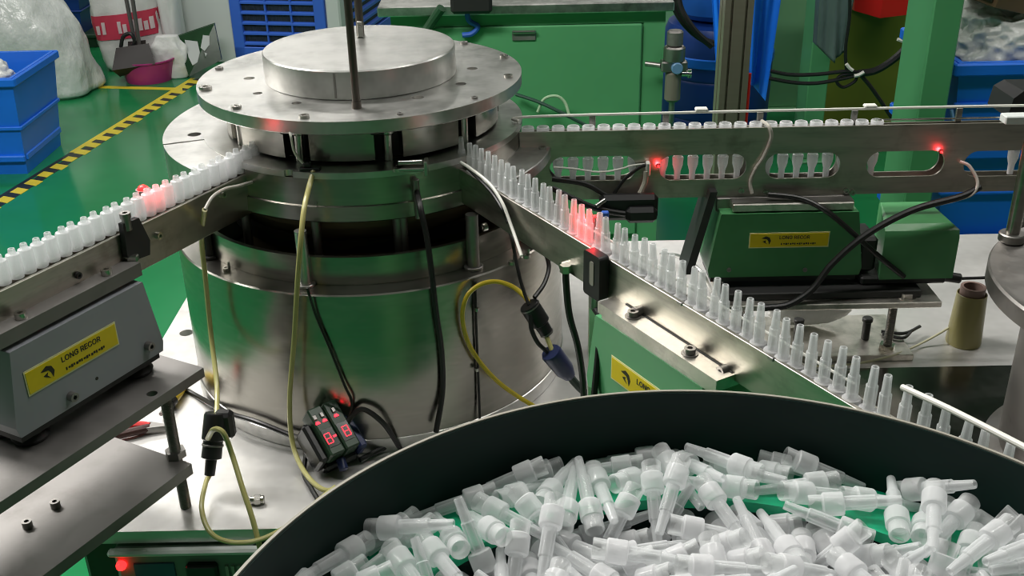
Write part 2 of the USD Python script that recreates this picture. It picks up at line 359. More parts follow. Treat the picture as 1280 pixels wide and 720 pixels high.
part(t, 'lid_seam', lathe([(.0896, PL + .002 - TZ), (.0900, PL + .002 - TZ), (.0900, CAP - .002 - TZ), (.0896, CAP - .002 - TZ), (.0896, PL + .002 - TZ)], 3, math.radians(262), math.radians(263.2)), STEEL_DK)
p = ax_local(Z(446, 135, PL)); part(t, 'lift_rod', cat(cyl(.0034, p[2], p[2] + .42, p, 20), cyl(.0042, p[2], p[2] + .006, p, 20)), DKROD, label='thin upright steel rod on the plate rim')
p = ax_local(Z(451, 46, CAP)); part(t, 'lid_rod', cyl(.0038, p[2], p[2] + .30, p, 20), DKROD, label='second upright rod on the round lid')
part(t, 'rod_bracket', cat(bx(p[0] - .0022, p[0] + .0032, p[1] - .006, p[1] - .0032, p[2], p[2] + .016, .0005), bx(p[0] - .003, p[0] + .004, p[1] - .006, p[1] + .004, p[2] - .0002, p[2] + .0016, .0004), align(cap_screw(.0016, .0016), (p[0] + .0004, p[1] - .006, p[2] + .011), (0, -1, 0))), CHROME)
# split guide ring
gh = Z(243, 168, 1.022)[:2] - AX
for a, b in ((60, 199.6), (200.6, 228)):
    th = np.radians(np.linspace(a, b, 60)); sec = Polygon([(.188 * math.cos(q), .188 * math.sin(q)) for q in th] + [(.134 * math.cos(q), .134 * math.sin(q)) for q in th[::-1]]).difference(Point(*gh).buffer(.0062))
    part(t, 'guide_ring', extr(sec, .033, ((0, 0, .989 - TZ), (1, 0, 0), (0, 1, 0))), STEEL_TOP, 30)
part(t, 'guide_plate', lathe([(.130, .990 - TZ), (.180, .990 - TZ), (.180, .9992 - TZ), (.1793, 1.0 - TZ), (.130, 1.0 - TZ), (.130, .990 - TZ)], 20, math.radians(-45), math.radians(-9)), STEEL_TOP, 30)
p = ax_local(Z(678, 186, 1.0)); part(t, 'screw', move(cap_screw(.0035, .002), *p), CHROME)
p = ax_local(Z(657, 180, 1.0)); part(t, 'washer', move(extr(Point(0, 0).buffer(.006).difference(Point(0, 0).buffer(.0025)), .0015), *p), CHROME)
# posts between drum and flange
for q, r, mt_ in (((383, 357), .0052, STEEL_TOP), ((592, 335), .0056, STEEL_DK), ((262, 322), .0042, BLACKM)):
    p = ax_local(Z(*q, RG)); part(t, 'post', cat(cyl(r, p[2], .9785 - TZ, p, 20), cyl(r * 1.55, p[2], p[2] + .003, p, 20, .0006)), mt_)
for q in ((311, 300), (400, 330), (505, 300), (500, 330)):
    d = CY(*q, .142) - np.array([*AX, TZ]); part(t, 'inner_post', cyl(.004, .105, .9785 - TZ, d, 16), STEEL_DK)
for q in ((283, 338), (658, 322), (640, 330)):
    p = ax_local(Z(*q, RG)); part(t, 'screw', cat(move(cap_screw(.0034, .003), *p), cyl(.0012, p[2], p[2] + .007, p + np.array([.002, .003, 0]), 8)), CHROME)
# fittings on the flange
p = ax_local(Z(388, 213, COL)); part(t, 'cable_clamp', cat(bx(p[0] - .009, p[0] + .009, p[1] - .003, p[1] + .003, p[2], p[2] + .003, .0006), bx(p[0] - .006, p[0] + .001, p[1] - .002, p[1] + .004, p[2] + .003, p[2] + .007, .001)), BLACKP)
p = ax_local(Z(496, 214, COL)); part(t, 'screw', move(cap_screw(.0036, .003), *p), CHROME)
p = ax_local(Z(516, 212, COL)); part(t, 'sensor_bracket', cat(bx(p[0] - .014, p[0] + .010, p[1] - .006, p[1] + .004, p[2], p[2] + .003, .0006), bx(p[0] + .010, p[0] + .013, p[1] - .007, p[1] + .005, p[2] - .004, p[2] + .009, .0006), rod((p[0] - .012, p[1], p[2] + .006), (p[0] + .008, p[1] + .002, p[2] + .006), .0022)), CHROME)
p = ax_local(CY(520, 232, .1535)); part(t, 'cable_gland', cat(cyl(.003, p[2] - .008, p[2] + .006, p, 12, .0006), cyl(.0022, p[2] - .03, p[2] - .008, p, 10)), STEEL_DK)
for q in ((308, 250), (395, 254)):
    p = CY(*q, .1505) - np.array([*AX, TZ]); part(t, 'screw', align(cap_screw(.0012, .001), p, (p[0], p[1], .06)), CHROME)

# ------------------------------------------------------------ plastic tubes
L_T = .0415
def tube_meshes():
    cup = lathe([(.0036, .0052), (.0041, .0004), (.0045, 0), (.0048, .0004), (.0046, .0068), (.0036, .0068), (.0036, .0052)], 20)
    collar = lathe([(0, .0062), (.0050, .0062), (.0056, .0068), (.0056, .0150), (.0051, .0157), (.0034, .0160), (0, .0160)], 20)
    barrel = lathe([(.0021, .0159), (.0034, .0159), (.0033, .0300), (.0026, .0306), (.0021, .0411), (.0020, .0415), (.0015, .0415), (.0014, .0411), (.0018, .0300), (.0021, .0159)], 18)
    return cup, collar, barrel
TM = tube_meshes()
tube0 = None
def frame_z(d):
    d = np.array(d, float) / np.linalg.norm(d); e = np.cross(d, [0, 0, 1.0])
    e = e / np.linalg.norm(e) if np.linalg.norm(e) > 1e-6 else np.array([1.0, 0, 0])
    return np.array([e, np.cross(d, e), d])
def place_tube(p, d, label, group):
    global tube0
    M = np.eye(4); M[:3, :3] = frame_z(d); M[3, :3] = p
    if tube0 is None:
        tube0 = thing('plastic_tube', label, 'plastic tube', p, 0, group, tip=frame_z(d))
        part(tube0, 'cup', TM[0], CLEAR, 40, label='clear open cup'); part(tube0, 'collar', TM[1], FROST, 40, label='frosted thick collar'); part(tube0, 'barrel', TM[2], SEMI, 40)
        return tube0
    return copy_of(tube0, M, label, 'plastic tube', group)

# ------------------------------------------------------------ rails
class Frame:
    def __init__(s, o, d, side):
        s.o = np.array([*o, 0.0]); d = np.array([*d, 0.0]); s.d = d / np.linalg.norm(d); s.n = np.array([s.d[1], -s.d[0], 0]) * side
        s.ang = math.atan2(s.d[1], s.d[0]); s.side = side
    def P(s, a, n, z): q = s.o + s.d * a + s.n * n; return np.array([q[0], q[1], z])
    def hit(s, x, y, off):                       # where a line of sight meets the upright plane at offset n
        q = ray(x, y); o = s.o + s.n * off; return C + q * (((o - C) @ s.n) / (q @ s.n))
    def sn(s, p): w = np.array(p) - s.o; return w @ s.d, w @ s.n, p[2]
    def bx(s, a0, a1, n0, n1, z0, z1, b=0.0):
        m = bx(a0, a1, n0, n1, z0, z1, b); return s.m(m)
    def m(s, mesh):
        M = np.eye(4); M[:3, 0], M[:3, 1], M[:3, 3] = s.d, s.n, s.o; mesh = mesh.copy(); mesh.apply_transform(M)
        if s.side > 0: mesh.invert()
        return mesh
    def face(s, poly, n0, h):                    # shape drawn in (along, up), standing at offset n0 and h thick towards the viewer
        return extr(poly, h, (s.P(0, n0 + (0 if s.side < 0 else h), 0), s.d, (0, 0, 1))) if s.side < 0 else extr(poly, h, (s.P(0, n0, 0), s.d, (0, 0, 1)))
ZR = 1.0115
FR = Frame((-.043, .8827), (.2647, -.455), 1)
FL = Frame((-.2095, .9181), (-.1566, -.2928), -1)
def fix(m): trimesh.repair.fix_normals(m); return m
def rail(fr, a0, a1, label, zb=.9805):
    t = thing('feed_rail', label, 'conveyor rail', fr.P((a0 + a1) / 2, -.006, zb))
    part(t, 'side_plate', fix(fr.bx(a0, a1, -.0014, 0, zb, ZR, .0003)), RAIL, False, world=True)
    part(t, 'side_plate', fix(fr.bx(a0, a1, -.0128, -.0114, zb, ZR - .002, .0003)), RAIL, False, world=True)
    part(t, 'rail_floor', fix(fr.bx(a0, a1, -.0114, -.0014, .990, .9935)), RAIL, False, world=True)
    for n0, n1 in ((-.0014, -.0029), (-.0114, -.0099)): part(t, 'slot_lip', fix(fr.bx(a0, a1, n0, n1, ZR - .0012, ZR - .0002)), RAIL, False, world=True)
    return t
t = rail(FR, -.004, .62, 'straight steel feed rail running from the drum down past the green bowl')
for q in ((608, 283), (707, 332)): 
    p = FR.hit(*q, 0); part(t, 'screw', align(cap_screw(.0036, .004), p, FR.n), CHROME, world=True)
for a in (.30, .385, .49): part(t, 'rail_clip', fix(FR.bx(a, a + .005, -.0016, .0009, ZR - .002, ZR + .0006, .0003)), STEEL_DK, False, world=True)
gp = [FR.P(a, -.0138 - .001 * math.sin(9 * a), ZR + .004) for a in (.16, .24, .32, .40, .44)]
part(t, 'guide_wire', cat(tube(gp, .0009, 6)), WWIRE, world=True)
g2 = [FR.hit(*q, n) for q, n in (((1128, 484), -.0035), ((1180, 508), .001), ((1230, 533), .0045), ((1290, 564), .008))]
part(t, 'guide_rod', tube(g2, .0017, 10), WWIRE, label='bright wire guide along the outer rail end', world=True)
t = rail(FL, .012, .50, 'straight steel feed rail running from the drum to the left edge', .975)
for q in ((276, 243), (196, 294)):
    p = FL.hit(*q, 0); part(t, 'screw', align(cap_screw(.003, .004), p, FL.n), CHROME, world=True)

SR = [v * .887 for v in (-.010, .009, .018, .033, .043, .057, .069, .079, .092, .104, .117, .128, .141, .153, .165, .177, .189, .201, .213, .226, .237, .251, .262, .275, .286, .299, .31, .321, .333, .346, .357, .37, .381, .393, .405, .417, .43, .441, .452, .465, .477, .489, .501, .514, .526, .54, .554, .568, .581, .594, .608, .621, .634, .647)]
TUBES = ("0.2153,0.3050,1.0081,-180.0,-4.8;0.1773,0.3189,0.9989,-15.4,-13.2;0.2189,0.3050,0.9867,0.0,78.7;0.2285,0.3050,1.0176,0.0,-15.2;0.2628,0.3050,1.0166,180.0,19.4;0.2071,0.3142,1.0158,104.1,-0.1;"
 "0.2236,0.3091,1.0262,164.6,-46.8;0.2575,0.3204,1.0101,109.4,6.8;0.2328,0.3705,1.0206,-151.9,5.7;0.2218,0.3149,1.0017,-164.6,-11.0;0.2262,0.3327,1.0183,144.1,-12.3;0.1893,0.3490,1.0184,-57.3,-48.0;"
 "0.2643,0.3144,1.0090,-176.9,18.4;0.2296,0.3389,1.0220,-43.5,-2.3;0.1935,0.4027,1.0259,-110.1,-6.8;0.2013,0.3436,1.0063,-51.0,15.5;0.2605,0.3173,1.0238,119.5,-7.4;0.2178,0.3193,1.0009,127.8,-2.5;"
 "0.2338,0.3448,1.0148,159.6,-3.0;0.2413,0.3573,1.0226,-173.6,-6.0;0.1788,0.3324,1.0245,17.3,-60.4;0.2095,0.3776,1.0148,-34.4,-10.0;0.2407,0.3532,1.0118,-96.2,3.0;0.2012,0.3642,1.0149,-11.7,-3.1;"
 "0.2073,0.4004,1.0127,-53.7,-6.5;0.2179,0.3762,1.0251,-147.2,-11.3;0.1752,0.3584,0.9919,-147.6,20.4;0.1221,0.4448,1.0128,-17.1,-7.6;0.1882,0.3681,1.0217,-126.4,-50.0;0.2180,0.3869,1.0222,-47.3,-22.2;"
 "0.1855,0.3549,0.9944,-75.5,-4.0;0.1324,0.4357,1.0208,-12.9,-19.3;0.1869,0.3392,1.0073,139.8,-8.3;0.1715,0.3805,1.0152,77.5,1.9;0.2064,0.3828,1.0161,-122.2,-6.5;0.1728,0.3583,1.0150,-112.3,-15.5;"
 "0.1531,0.4087,1.0164,0.6,-12.4;0.1800,0.3774,1.0164,64.6,-9.1;0.1619,0.3657,1.0154,-19.0,-43.8;0.2030,0.4068,1.0122,-113.8,1.1;0.2077,0.3950,1.0224,-137.5,-9.6;0.1612,0.3614,0.9931,-140.5,21.8;"
 "0.1831,0.4193,1.0103,-45.7,32.2;0.1736,0.3756,0.9917,-42.2,-0.4;0.1129,0.3851,0.9963,129.9,-11.8;0.1368,0.4039,1.0147,-7.7,9.0;0.2011,0.3453,0.9914,-57.2,0.8;0.1762,0.3733,1.0048,-43.3,-13.9;"
 "0.1561,0.4236,1.0142,-174.9,-3.9;0.1253,0.4121,1.0174,5.4,-11.3;0.1343,0.3994,1.0083,161.2,-21.7;0.0955,0.4429,1.0114,-33.8,7.9;0.1339,0.4269,1.0149,147.1,-10.0;0.0806,0.4295,1.0254,-113.2,-26.0;"
 "0.1141,0.4123,1.0179,150.2,-10.8;0.1173,0.4201,1.0215,139.4,-3.0;0.0722,0.4464,1.0187,-68.0,-11.0;0.1130,0.3709,1.0032,103.2,17.0;0.0806,0.4517,1.0094,-62.8,17.3;0.0942,0.4134,1.0004,-72.8,0.5;"
 "0.0770,0.4503,1.0123,-176.9,-5.1;0.0888,0.4217,1.0179,-66.5,-13.4;0.1024,0.3813,1.0152,153.8,-38.8;0.0639,0.4408,1.0142,-179.0,-8.6;0.1005,0.3687,0.9964,110.0,7.0;0.0707,0.3979,1.0105,-7.9,-9.0;"
 "0.0470,0.4204,1.0169,38.9,-11.9;0.0813,0.4152,1.0011,-101.6,-5.2;0.0622,0.3974,1.0031,170.8,-22.6;0.0659,0.4305,1.0219,-90.7,-29.6;0.0600,0.3990,0.9893,37.0,44.0;0.0154,0.4026,1.0003,-42.7,9.9;"
 "0.0573,0.4176,1.0176,-124.0,-30.1;0.0247,0.4023,0.9976,13.5,11.1;0.0405,0.4066,0.9910,10.0,3.2;0.0364,0.3967,1.0080,98.1,19.5;0.0214,0.3948,1.0115,79.2,6.3;0.0209,0.3955,0.9917,-7.8,7.2;"
 "0.0113,0.4088,1.0150,63.1,-3.2;0.0181,0.4031,1.0240,-102.6,-27.6;-0.0065,0.3862,0.9916,30.2,0.2;-0.0005,0.4122,1.0213,-48.6,-26.0;-0.0090,0.4121,1.0152,36.3,-9.2;-0.0274,0.3759,0.9985,-43.4,-2.2;"
 "-0.0191,0.4106,1.0165,-32.6,-8.3;0.0380,0.4375,1.0148,-80.1,-2.0;0.0018,0.3930,1.0177,-100.1,-32.2;-0.0059,0.3797,1.0194,122.4,-15.3;0.0233,0.4423,1.0129,-163.4,-8.0;0.0145,0.4326,1.0205,-168.9,-19.2;"
 "-0.0250,0.3731,1.0184,109.7,-14.7;-0.0096,0.4212,1.0140,-164.2,-9.6;-0.0119,0.3741,0.9977,129.8,57.4;-0.0362,0.3676,1.0068,-31.4,-15.8;-0.0429,0.3843,1.0165,-56.6,-3.5;-0.0063,0.3444,1.0048,92.0,3.9;"
 "-0.0569,0.3793,1.0164,-57.6,-7.4;-0.0254,0.3651,0.9925,-89.3,6.5;-0.0466,0.3363,0.9913,65.2,5.3;-0.0380,0.3987,1.0145,-138.2,-7.9;-0.0660,0.3704,1.0145,-145.1,-10.7;-0.0161,0.3595,1.0114,-98.5,-25.8;"
 "-0.0467,0.4056,1.0129,-137.5,-7.7;-0.0536,0.3628,1.0166,-158.7,-12.0;-0.0328,0.3464,0.9968,112.7,39.2;-0.0292,0.3230,1.0046,153.9,11.1;-0.0683,0.3905,1.0169,-9.9,10.7;-0.0304,0.3433,1.0183,165.6,1.2;"
 "-0.0849,0.3206,1.0131,98.8,1.1;-0.0950,0.3420,1.0123,-108.2,-3.8;-0.0451,0.3374,1.0113,5.4,-7.1;-0.0480,0.3143,0.9903,126.3,41.1;-0.0830,0.3105,1.0226,63.4,-16.3;-0.0606,0.3328,1.0001,18.6,2.7;"
 "-0.0586,0.3134,1.0162,180.0,-9.1;-0.0671,0.3852,1.0151,-130.9,5.2;-0.0879,0.3535,1.0224,-122.2,-6.5;-0.0678,0.3288,1.0172,-53.9,-42.0;-0.1072,0.3132,1.0174,30.3,8.1;-0.0522,0.3382,1.0172,63.7,-48.9;"
 "-0.0904,0.3050,1.0139,0.0,8.9;-0.0847,0.3425,1.0149,19.5,-3.5;-0.0525,0.3178,1.0067,-20.2,-15.4;-0.1143,0.3050,1.0151,0.0,14.8;-0.0418,0.3050,1.0111,180.0,-36.6;-0.0724,0.3030,0.9986,35.8,30.3;"
 "0.0235,0.3732,0.9981,-151.1,-8.8;0.0101,0.3324,1.0023,-45.1,-0.9;0.2105,0.3190,0.9916,157.7,26.5;0.1055,0.3405,1.0019,-147.2,6.5;0.0015,0.3364,1.0117,-145.7,-26.5;0.0671,0.3624,1.0127,169.5,-28.2;"
 "0.0450,0.3277,1.0024,-36.7,11.6;0.1105,0.3281,1.0008,39.4,19.7;0.0428,0.3261,1.0053,158.0,-13.8;0.0874,0.3221,1.0032,5.5,6.3;0.1513,0.3915,0.9900,-35.1,38.0;0.0721,0.3132,1.0072,3.8,-8.9;"
 "0.0932,0.3658,0.9995,-174.0,-0.1;0.0908,0.3430,1.0040,-139.6,-3.6;0.1409,0.3149,1.0202,170.3,-29.8;-0.0040,0.3456,0.9994,-61.6,0.2;0.0823,0.3816,1.0097,-173.8,-24.0;0.1156,0.3724,0.9982,49.1,-14.8;"
 "0.0724,0.3542,1.0014,178.9,-3.0;0.0513,0.3407,1.0035,158.3,-11.2;0.0716,0.3126,1.0151,120.5,-24.1;0.0266,0.3884,0.9948,-141.8,-2.7;0.0980,0.3457,1.0032,28.6,-12.9;0.1393,0.3351,1.0171,67.0,-27.8;"
 "0.1249,0.3193,1.0047,-16.6,-9.8;0.0092,0.3122,1.0042,142.9,-16.1;0.0827,0.4094,0.9915,-52.2,7.4;-0.0094,0.3326,0.9998,107.2,-15.4;0.1572,0.3275,0.9971,-18.5,18.6;0.1317,0.3623,1.0012,43.2,-20.7;"
 "0.0046,0.3876,0.9996,-84.5,9.2;0.0843,0.3436,1.0001,118.6,13.2;0.1664,0.3833,0.9873,-62.7,56.7;0.0325,0.3196,1.0032,-21.8,6.5;0.0929,0.3512,1.0013,55.0,-8.0;0.0634,0.3817,0.9976,60.2,-13.6;"
 "0.1827,0.3415,0.9965,176.8,-1.2;0.1309,0.3067,1.0024,162.4,11.0;0.0621,0.3788,1.0090,-167.2,-21.5;0.0519,0.3697,0.9981,6.1,1.3;0.1532,0.3639,1.0094,-62.1,-12.7;0.0250,0.3775,0.9975,18.7,-8.5;"
 "0.1048,0.3050,1.0013,0.0,55.0;-0.0334,0.3245,0.9976,88.7,-13.9;0.1738,0.3646,0.9904,161.4,27.0;0.1081,0.3693,1.0142,156.6,-30.1;0.0377,0.3626,0.9985,-171.8,-0.8;0.1406,0.3731,1.0110,-66.7,5.2;"
 "0.0457,0.3584,1.0064,136.3,2.8;0.1274,0.3544,0.9976,-137.0,17.5;0.1586,0.3169,1.0022,157.9,-4.8;0.0342,0.3281,1.0150,-173.3,-12.7;0.1128,0.3950,0.9964,-1.5,0.5;0.1014,0.3404,1.0113,31.2,-4.6;"
 "-0.0126,0.3684,0.9941,38.5,-4.2;0.0151,0.3468,1.0012,-23.6,-1.8;-0.0214,0.3171,1.0025,-9.6,17.0;0.0554,0.3050,1.0107,180.0,-11.4;0.1322,0.3050,1.0036,0.0,-3.9;0.1021,0.3050,1.0075,180.0,-7.3;"
 "0.1066,0.3599,1.0016,28.3,-15.4;0.0764,0.3389,1.0020,158.3,3.0;0.1040,0.3153,1.0160,32.3,-8.8;0.0394,0.3858,1.0017,7.1,4.1;0.0140,0.3050,0.9998,180.0,36.8;0.1507,0.3270,0.9967,65.1,37.7;"
 "0.0863,0.3841,1.0144,-85.6,-20.1;0.1071,0.3606,1.0181,10.5,-21.1;0.1374,0.3596,1.0023,-111.0,1.9;0.0239,0.3185,1.0200,168.6,-11.7;0.1069,0.4074,0.9905,-13.9,5.9;0.0423,0.3310,1.0102,-2.1,8.0;"
 "0.0689,0.3639,1.0152,-0.3,-6.4;-0.0132,0.3367,1.0139,-133.6,-32.8;0.0812,0.3456,1.0105,17.8,-4.1;0.1392,0.4003,1.0068,-72.2,-16.4;0.1734,0.3252,1.0119,-160.0,-2.7;0.0360,0.3445,1.0133,-15.1,-1.5;"
 "0.0194,0.3734,1.0099,-106.4,-15.7;0.0333,0.3762,1.0154,-8.9,-5.0;0.0604,0.3287,1.0296,-168.4,-38.7;-0.0076,0.3853,0.9931,-144.8,-7.1;0.0550,0.3050,1.0156,0.0,-0.5;0.1002,0.3236,1.0165,162.9,-17.0;"
 "0.1028,0.4114,1.0061,-56.7,-5.5;0.0590,0.3526,1.0111,7.6,1.5;0.0905,0.3107,1.0183,167.5,7.4;0.1549,0.3802,1.0208,179.7,-48.5;0.1644,0.3716,1.0127,139.2,-36.6;-0.0674,0.3105,0.9931,64.8,-6.9;"
 "0.0336,0.3113,1.0099,165.6,0.1;0.1603,0.3159,0.9988,-16.1,3.3;0.0826,0.3406,1.0159,167.4,-12.1;0.0196,0.3410,1.0170,-11.9,-24.2;0.1619,0.3860,1.0084,156.7,11.8;0.0145,0.3356,1.0056,144.4,16.6;"
 "0.1812,0.3084,1.0114,174.8,-7.7;0.1240,0.3676,1.0110,102.0,-3.9;0.0846,0.3255,1.0231,-172.7,-12.3;0.1892,0.3283,0.9968,165.1,-1.7;0.0191,0.3532,1.0042,2.9,14.3;0.0073,0.3994,0.9990,-59.1,10.5;"
 "0.1322,0.3956,1.0043,-99.2,-0.5;0.1422,0.3181,1.0142,97.2,-30.4;0.0002,0.3050,1.0000,180.0,9.6;-0.0517,0.3339,0.9900,-41.6,25.8;0.0114,0.3579,1.0147,-66.0,-17.4;0.1254,0.3344,1.0172,-179.8,-10.9;"
 "0.1192,0.3050,1.0140,0.0,-6.0;0.0834,0.3345,1.0167,31.8,2.2;0.0370,0.3010,1.0161,90.1,4.5;0.1070,0.3062,1.0181,149.1,-13.1")
XL_TOP = 1.0372
def nth(k): return f"{k}{'th' if 10 < k % 100 < 14 else {1: 'st', 2: 'nd', 3: 'rd'}.get(k % 10, 'th')}"
for i, a in enumerate(SR):
    lit = 18 <= i <= 21
    p = FR.P(a, -.0065, XL_TOP + .0006 * math.sin(5.1 * i))
    lab = f'milky tube {nth(i + 1)} from the drum in the right rail row' + (', lit pink by red sensor' if lit else '')
    place_tube(p - np.array([0, 0, L_T]), (.02 * math.sin(3.7 * i), .02 * math.cos(2.3 * i), 1), lab, 'tubes lit pink on the right rail' if lit else 'tubes standing along the right feed rail')
hub0 = None
def place_hub(p, d, label, group):
    global hub0
    M = np.eye(4); M[:3, :3] = frame_z(d); M[3, :3] = p
    if hub0 is not None: return copy_of(hub0, M, label, 'plastic hub', group)
    hub0 = thing('plastic_hub', label, 'plastic hub', p, 0, group, tip=frame_z(d))
    part(hub0, 'body', lathe([(.0042, 0), (.0047, .0004), (.0052, .0030), (.0051, .0165), (.0046, .0178), (.0030, .0185), (.0022, .0180), (.0022, .004), (.0042, .004), (.0042, 0)], 22), FROST, 40)
    part(hub0, 'tip', lathe([(.0014, .0180), (.0027, .0182), (.0024, .0216), (.0022, .0220), (.0015, .0220), (.0014, .0180)], 16), SEMI, 40)
for i in range(31):
    a = .0 + .0106 * i; q = FL.P(a, -.0065, XL_TOP - .004 + .0012 * math.sin(4.3 * i))
    lit = .135 < a < .185
    place_hub(FL.P(a, -.0065, ZR + .0006), (.04 * math.sin(2.9 * i), .04 * math.cos(1.7 * i), 1),
               f'stubby hub {nth(i + 1)} from the drum in the left rail row' + (', lit pink by red sensor' if lit else ''),
               'hubs lit pink on the left rail' if lit else 'hubs standing along the left feed rail')
for row in TUBES.split(';'):
    x, y, z, az, el = map(float, row.split(','))
    az, el = math.radians(az), math.radians(el); d = (math.cos(az) * math.cos(el), math.sin(az) * math.cos(el), math.sin(el))
    rr = math.hypot(x + .02 * d[0] - .0763, y + .02 * d[1] - .2581)
    if rr > .156: place_tube((x, y, z), d, 'translucent plastic tube piled on the green ledge along the bowl wall', 'tubes on the bowl ledge')
    else: place_tube((x, y, z), d, 'translucent plastic tube lying in the loose heap in the middle of the bowl', 'tubes heaped in the bowl')

# ------------------------------------------------------------ bowl feeder
BC, BR, BZ, LR, LZ = (.0763, .2581), .1985, 1.046, .158, 1.0107
t = thing('feeder_bowl', 'round dark green vibrating bowl filled with translucent tubes', 'bowl', (*BC, 0))
part(t, 'bowl_wall', lathe([(BR - .001, BZ - .0005), (BR - .001, .99), (BR + .0012, .99), (BR + .0012, BZ - .0005), (BR - .001, BZ - .0005)], 160), BOWLG)
part(t, 'rim', lathe([(BR - .0002, BZ - .0006), (BR + .0012, BZ - .0006), (BR + .0012, BZ + .0004), (BR - .0002, BZ + .0004), (BR - .0002, BZ - .0006)], 160), BOWLR)
part(t, 'ledge', lathe([(LR + .0008, LZ), (BR - .001, LZ - .0062), (BR - .001, LZ - .0092), (LR + .0008, LZ - .006), (LR + .0008, LZ)], 128), BOWLE, label='bright green inner ledge')
part(t, 'ledge_lip', lathe([(LR - .0006, LZ - .005), (LR + .0008, LZ - .005), (LR + .0008, LZ + .0006), (LR - .0006, LZ + .0006), (LR - .0006, LZ - .005)], 128), BOWLE)
zf = .986
pr = [(r, zf - .0006 + .016 * max(0, 1 - (r / .15) ** 2)) for r in np.linspace(0, LR - .0006, 16)]
part(t, 'bowl_floor', lathe(pr + [(LR - .0006, .97), (0, .97)], 96), BOWLG)
part(t, 'step_wall', lathe([(LR - .0006, .97), (LR + .003, .97), (LR + .003, LZ - .0052), (LR - .0006, LZ - .0052), (LR - .0006, .97)], 128), BOWLG)
part(t, 'underside', lathe([(0, .955), (.19, .955), (BR + .002, .99), (BR - .001, .9905), (.19, .97), (0, .97)], 96), BOWLG)
part(t, 'drive_unit', lathe([(0, 0), (.15, 0), (.15, .04), (.11, .05), (.11, .90), (.16, .91), (.16, .955), (0, .955)], 64), GREENP)

# ------------------------------------------------------------ linear vibrators under the rails
def stickers(t, fr, sl, sr, zt, zb, n, flip=False):
    """Yellow maker's plate with its black print; drawn in (along, up) as the viewer reads it."""
    w, h = abs(sr - sl), zt - zb; ex = fr.d * (1 if sr > sl else -1); o = fr.P(sl, n, zb)
    en = np.cross(ex, [0, 0, 1.0])
    M = lambda poly, dp, off: extr(poly, dp, (o + en * off, ex, (0, 0, 1)))
    st = part(t, 'sticker', M(sbox(0, 0, w, h), .0004, 0), YEDGE, False, world=True)
    sp = str(st.GetPath()); BASE[sp] = BASE[str(t.GetPath())]
    part(st, 'yellow_field', M(sbox(w * .012, h * .07, w * .988, h * .93), .0003, .0004), YELLOW, False, world=True)
    def txt(s, x, y, hh, bold=True):
        g = meshkit.text_mesh(s, hh, .0002, bold); return put(g, o + en * .0007 + ex * x + np.array([0, 0, y]), ex, (0, 0, 1))
    part(st, 'lettering', txt('LONG RECOR', w * .37, h * .58, h * .21), INK, False, world=True)
    part(st, 'small_lettering', cat(*[M(sbox(w * (.40 + .028 * k), h * (.20 + .03 * (k % 2)), w * (.40 + .028 * k + (.021 if k % 3 else .014)), h * (.32 - .02 * (k % 3 == 1))), .0002, .0007) for k in range(16)]), INK, False, world=True)
    lg = unary_union([Polygon([(.0, .72), (.45, .95), (.8, .80), (.95, .45), (.80, .05), (.70, .40), (.55, .62), (.30, .66)]), Polygon([(.15, .40), (.5, .52), (.42, .34), (.62, .10), (.30, .28)])])
    from shapely import affinity
    part(st, 'logo', M(affinity.translate(affinity.scale(lg, h * .62, h * .62, origin=(0, 0)), w * .15, h * .2), .0002, .0007), INK, False, world=True)

def slab(fr, poly, n0, n1): # shape in (along, up) between offsets n0 < n1
    v = extr(poly, n1 - n0); q = v.vertices.copy(); v.vertices = np.array([fr.P(a, n0 + c, b) for a, b, c in q]); return fix(v)
def vib(fr, s0, s1, zt, zb, n1, n0, mbody, label, end=1):
    t = thing('linear_vibrator', label, 'vibrator', fr.P((s0 + s1) / 2, (n0 + n1) / 2, zb - .004))
    d = .0095
    poly = Polygon([(s0 - d * .8, zb), (s1 + d * .8, zb), (s1 + d, zb + .008), (s1, zt), (s0, zt), (s0 - d, zb + .008)]).buffer(-.001).buffer(.001, quad_segs=3)
    part(t, 'body', slab(fr, poly, n0, n1), mbody, 30, world=True)
    part(t, 'foot_strip', slab(fr, sbox(s0 - d * .6, zb - .006, s1 + d * .6, zb), n0 + .004, n1 - .003), BLACKM, False, world=True)
    return t

# left one: light grey
t = vib(FL, .190, .312, .9765, .912, .018, -.032, GREYP, 'light grey linear vibrator with a yellow sticker under the left rail')
part(t, 'clamping_bar', slab(FL, sbox(.186, .980, .42, .9905), -.03, .0150), GALV, False, world=True)
part(t, 'spacer_bar', slab(FL, sbox(.188, .9762, .42, .980), -.028, .0085), STEEL_DK, False, world=True)
stickers(t, FL, .3063, .2230, .9580, .9385, .0182)
for q, r in (((88, 495), .0036), ((184, 432), .0036)):
    p = FL.hit(*q, .018); part(t, 'screw', align(cap_screw(r, .005), p, FL.n), STEEL_DK, world=True)
p = FL.hit(121, 473, .018); part(t, 'screw_hole', align(extr(Point(0, 0).buffer(.0013), .0003), p, FL.n), INK, world=True)
p = FL.hit(10, 470, .018)
for q in ((18, 395), (122, 340)):
    s, n, z = FL.sn(Z(*q, .9905)); p = FL.P(s, .008, .9905); part(t, 'screw', move(cap_screw(.0042, .0045), *p), CHROME, world=True)
p = FL.hit(97, 344, .0005); part(t, 'grub_screw', align(cap_screw(.0026, .002), p, FL.n), BLACKM, world=True)
for s in (.197, .30): 
    part(t, 'rubber_foot', move(lathe([(0, 0), (.012, 0), (.0135, .003), (.0105, .0065), (.0105, .010), (0, .010)], 24), *FL.P(s, .0, .8955)), RUBBER, world=True)
    part(t, 'rubber_foot', move(lathe([(0, 0), (.012, 0), (.0135, .003), (.0105, .0065), (.0105, .010), (0, .010)], 24), *FL.P(s, -.024, .8955)), RUBBER, world=True)

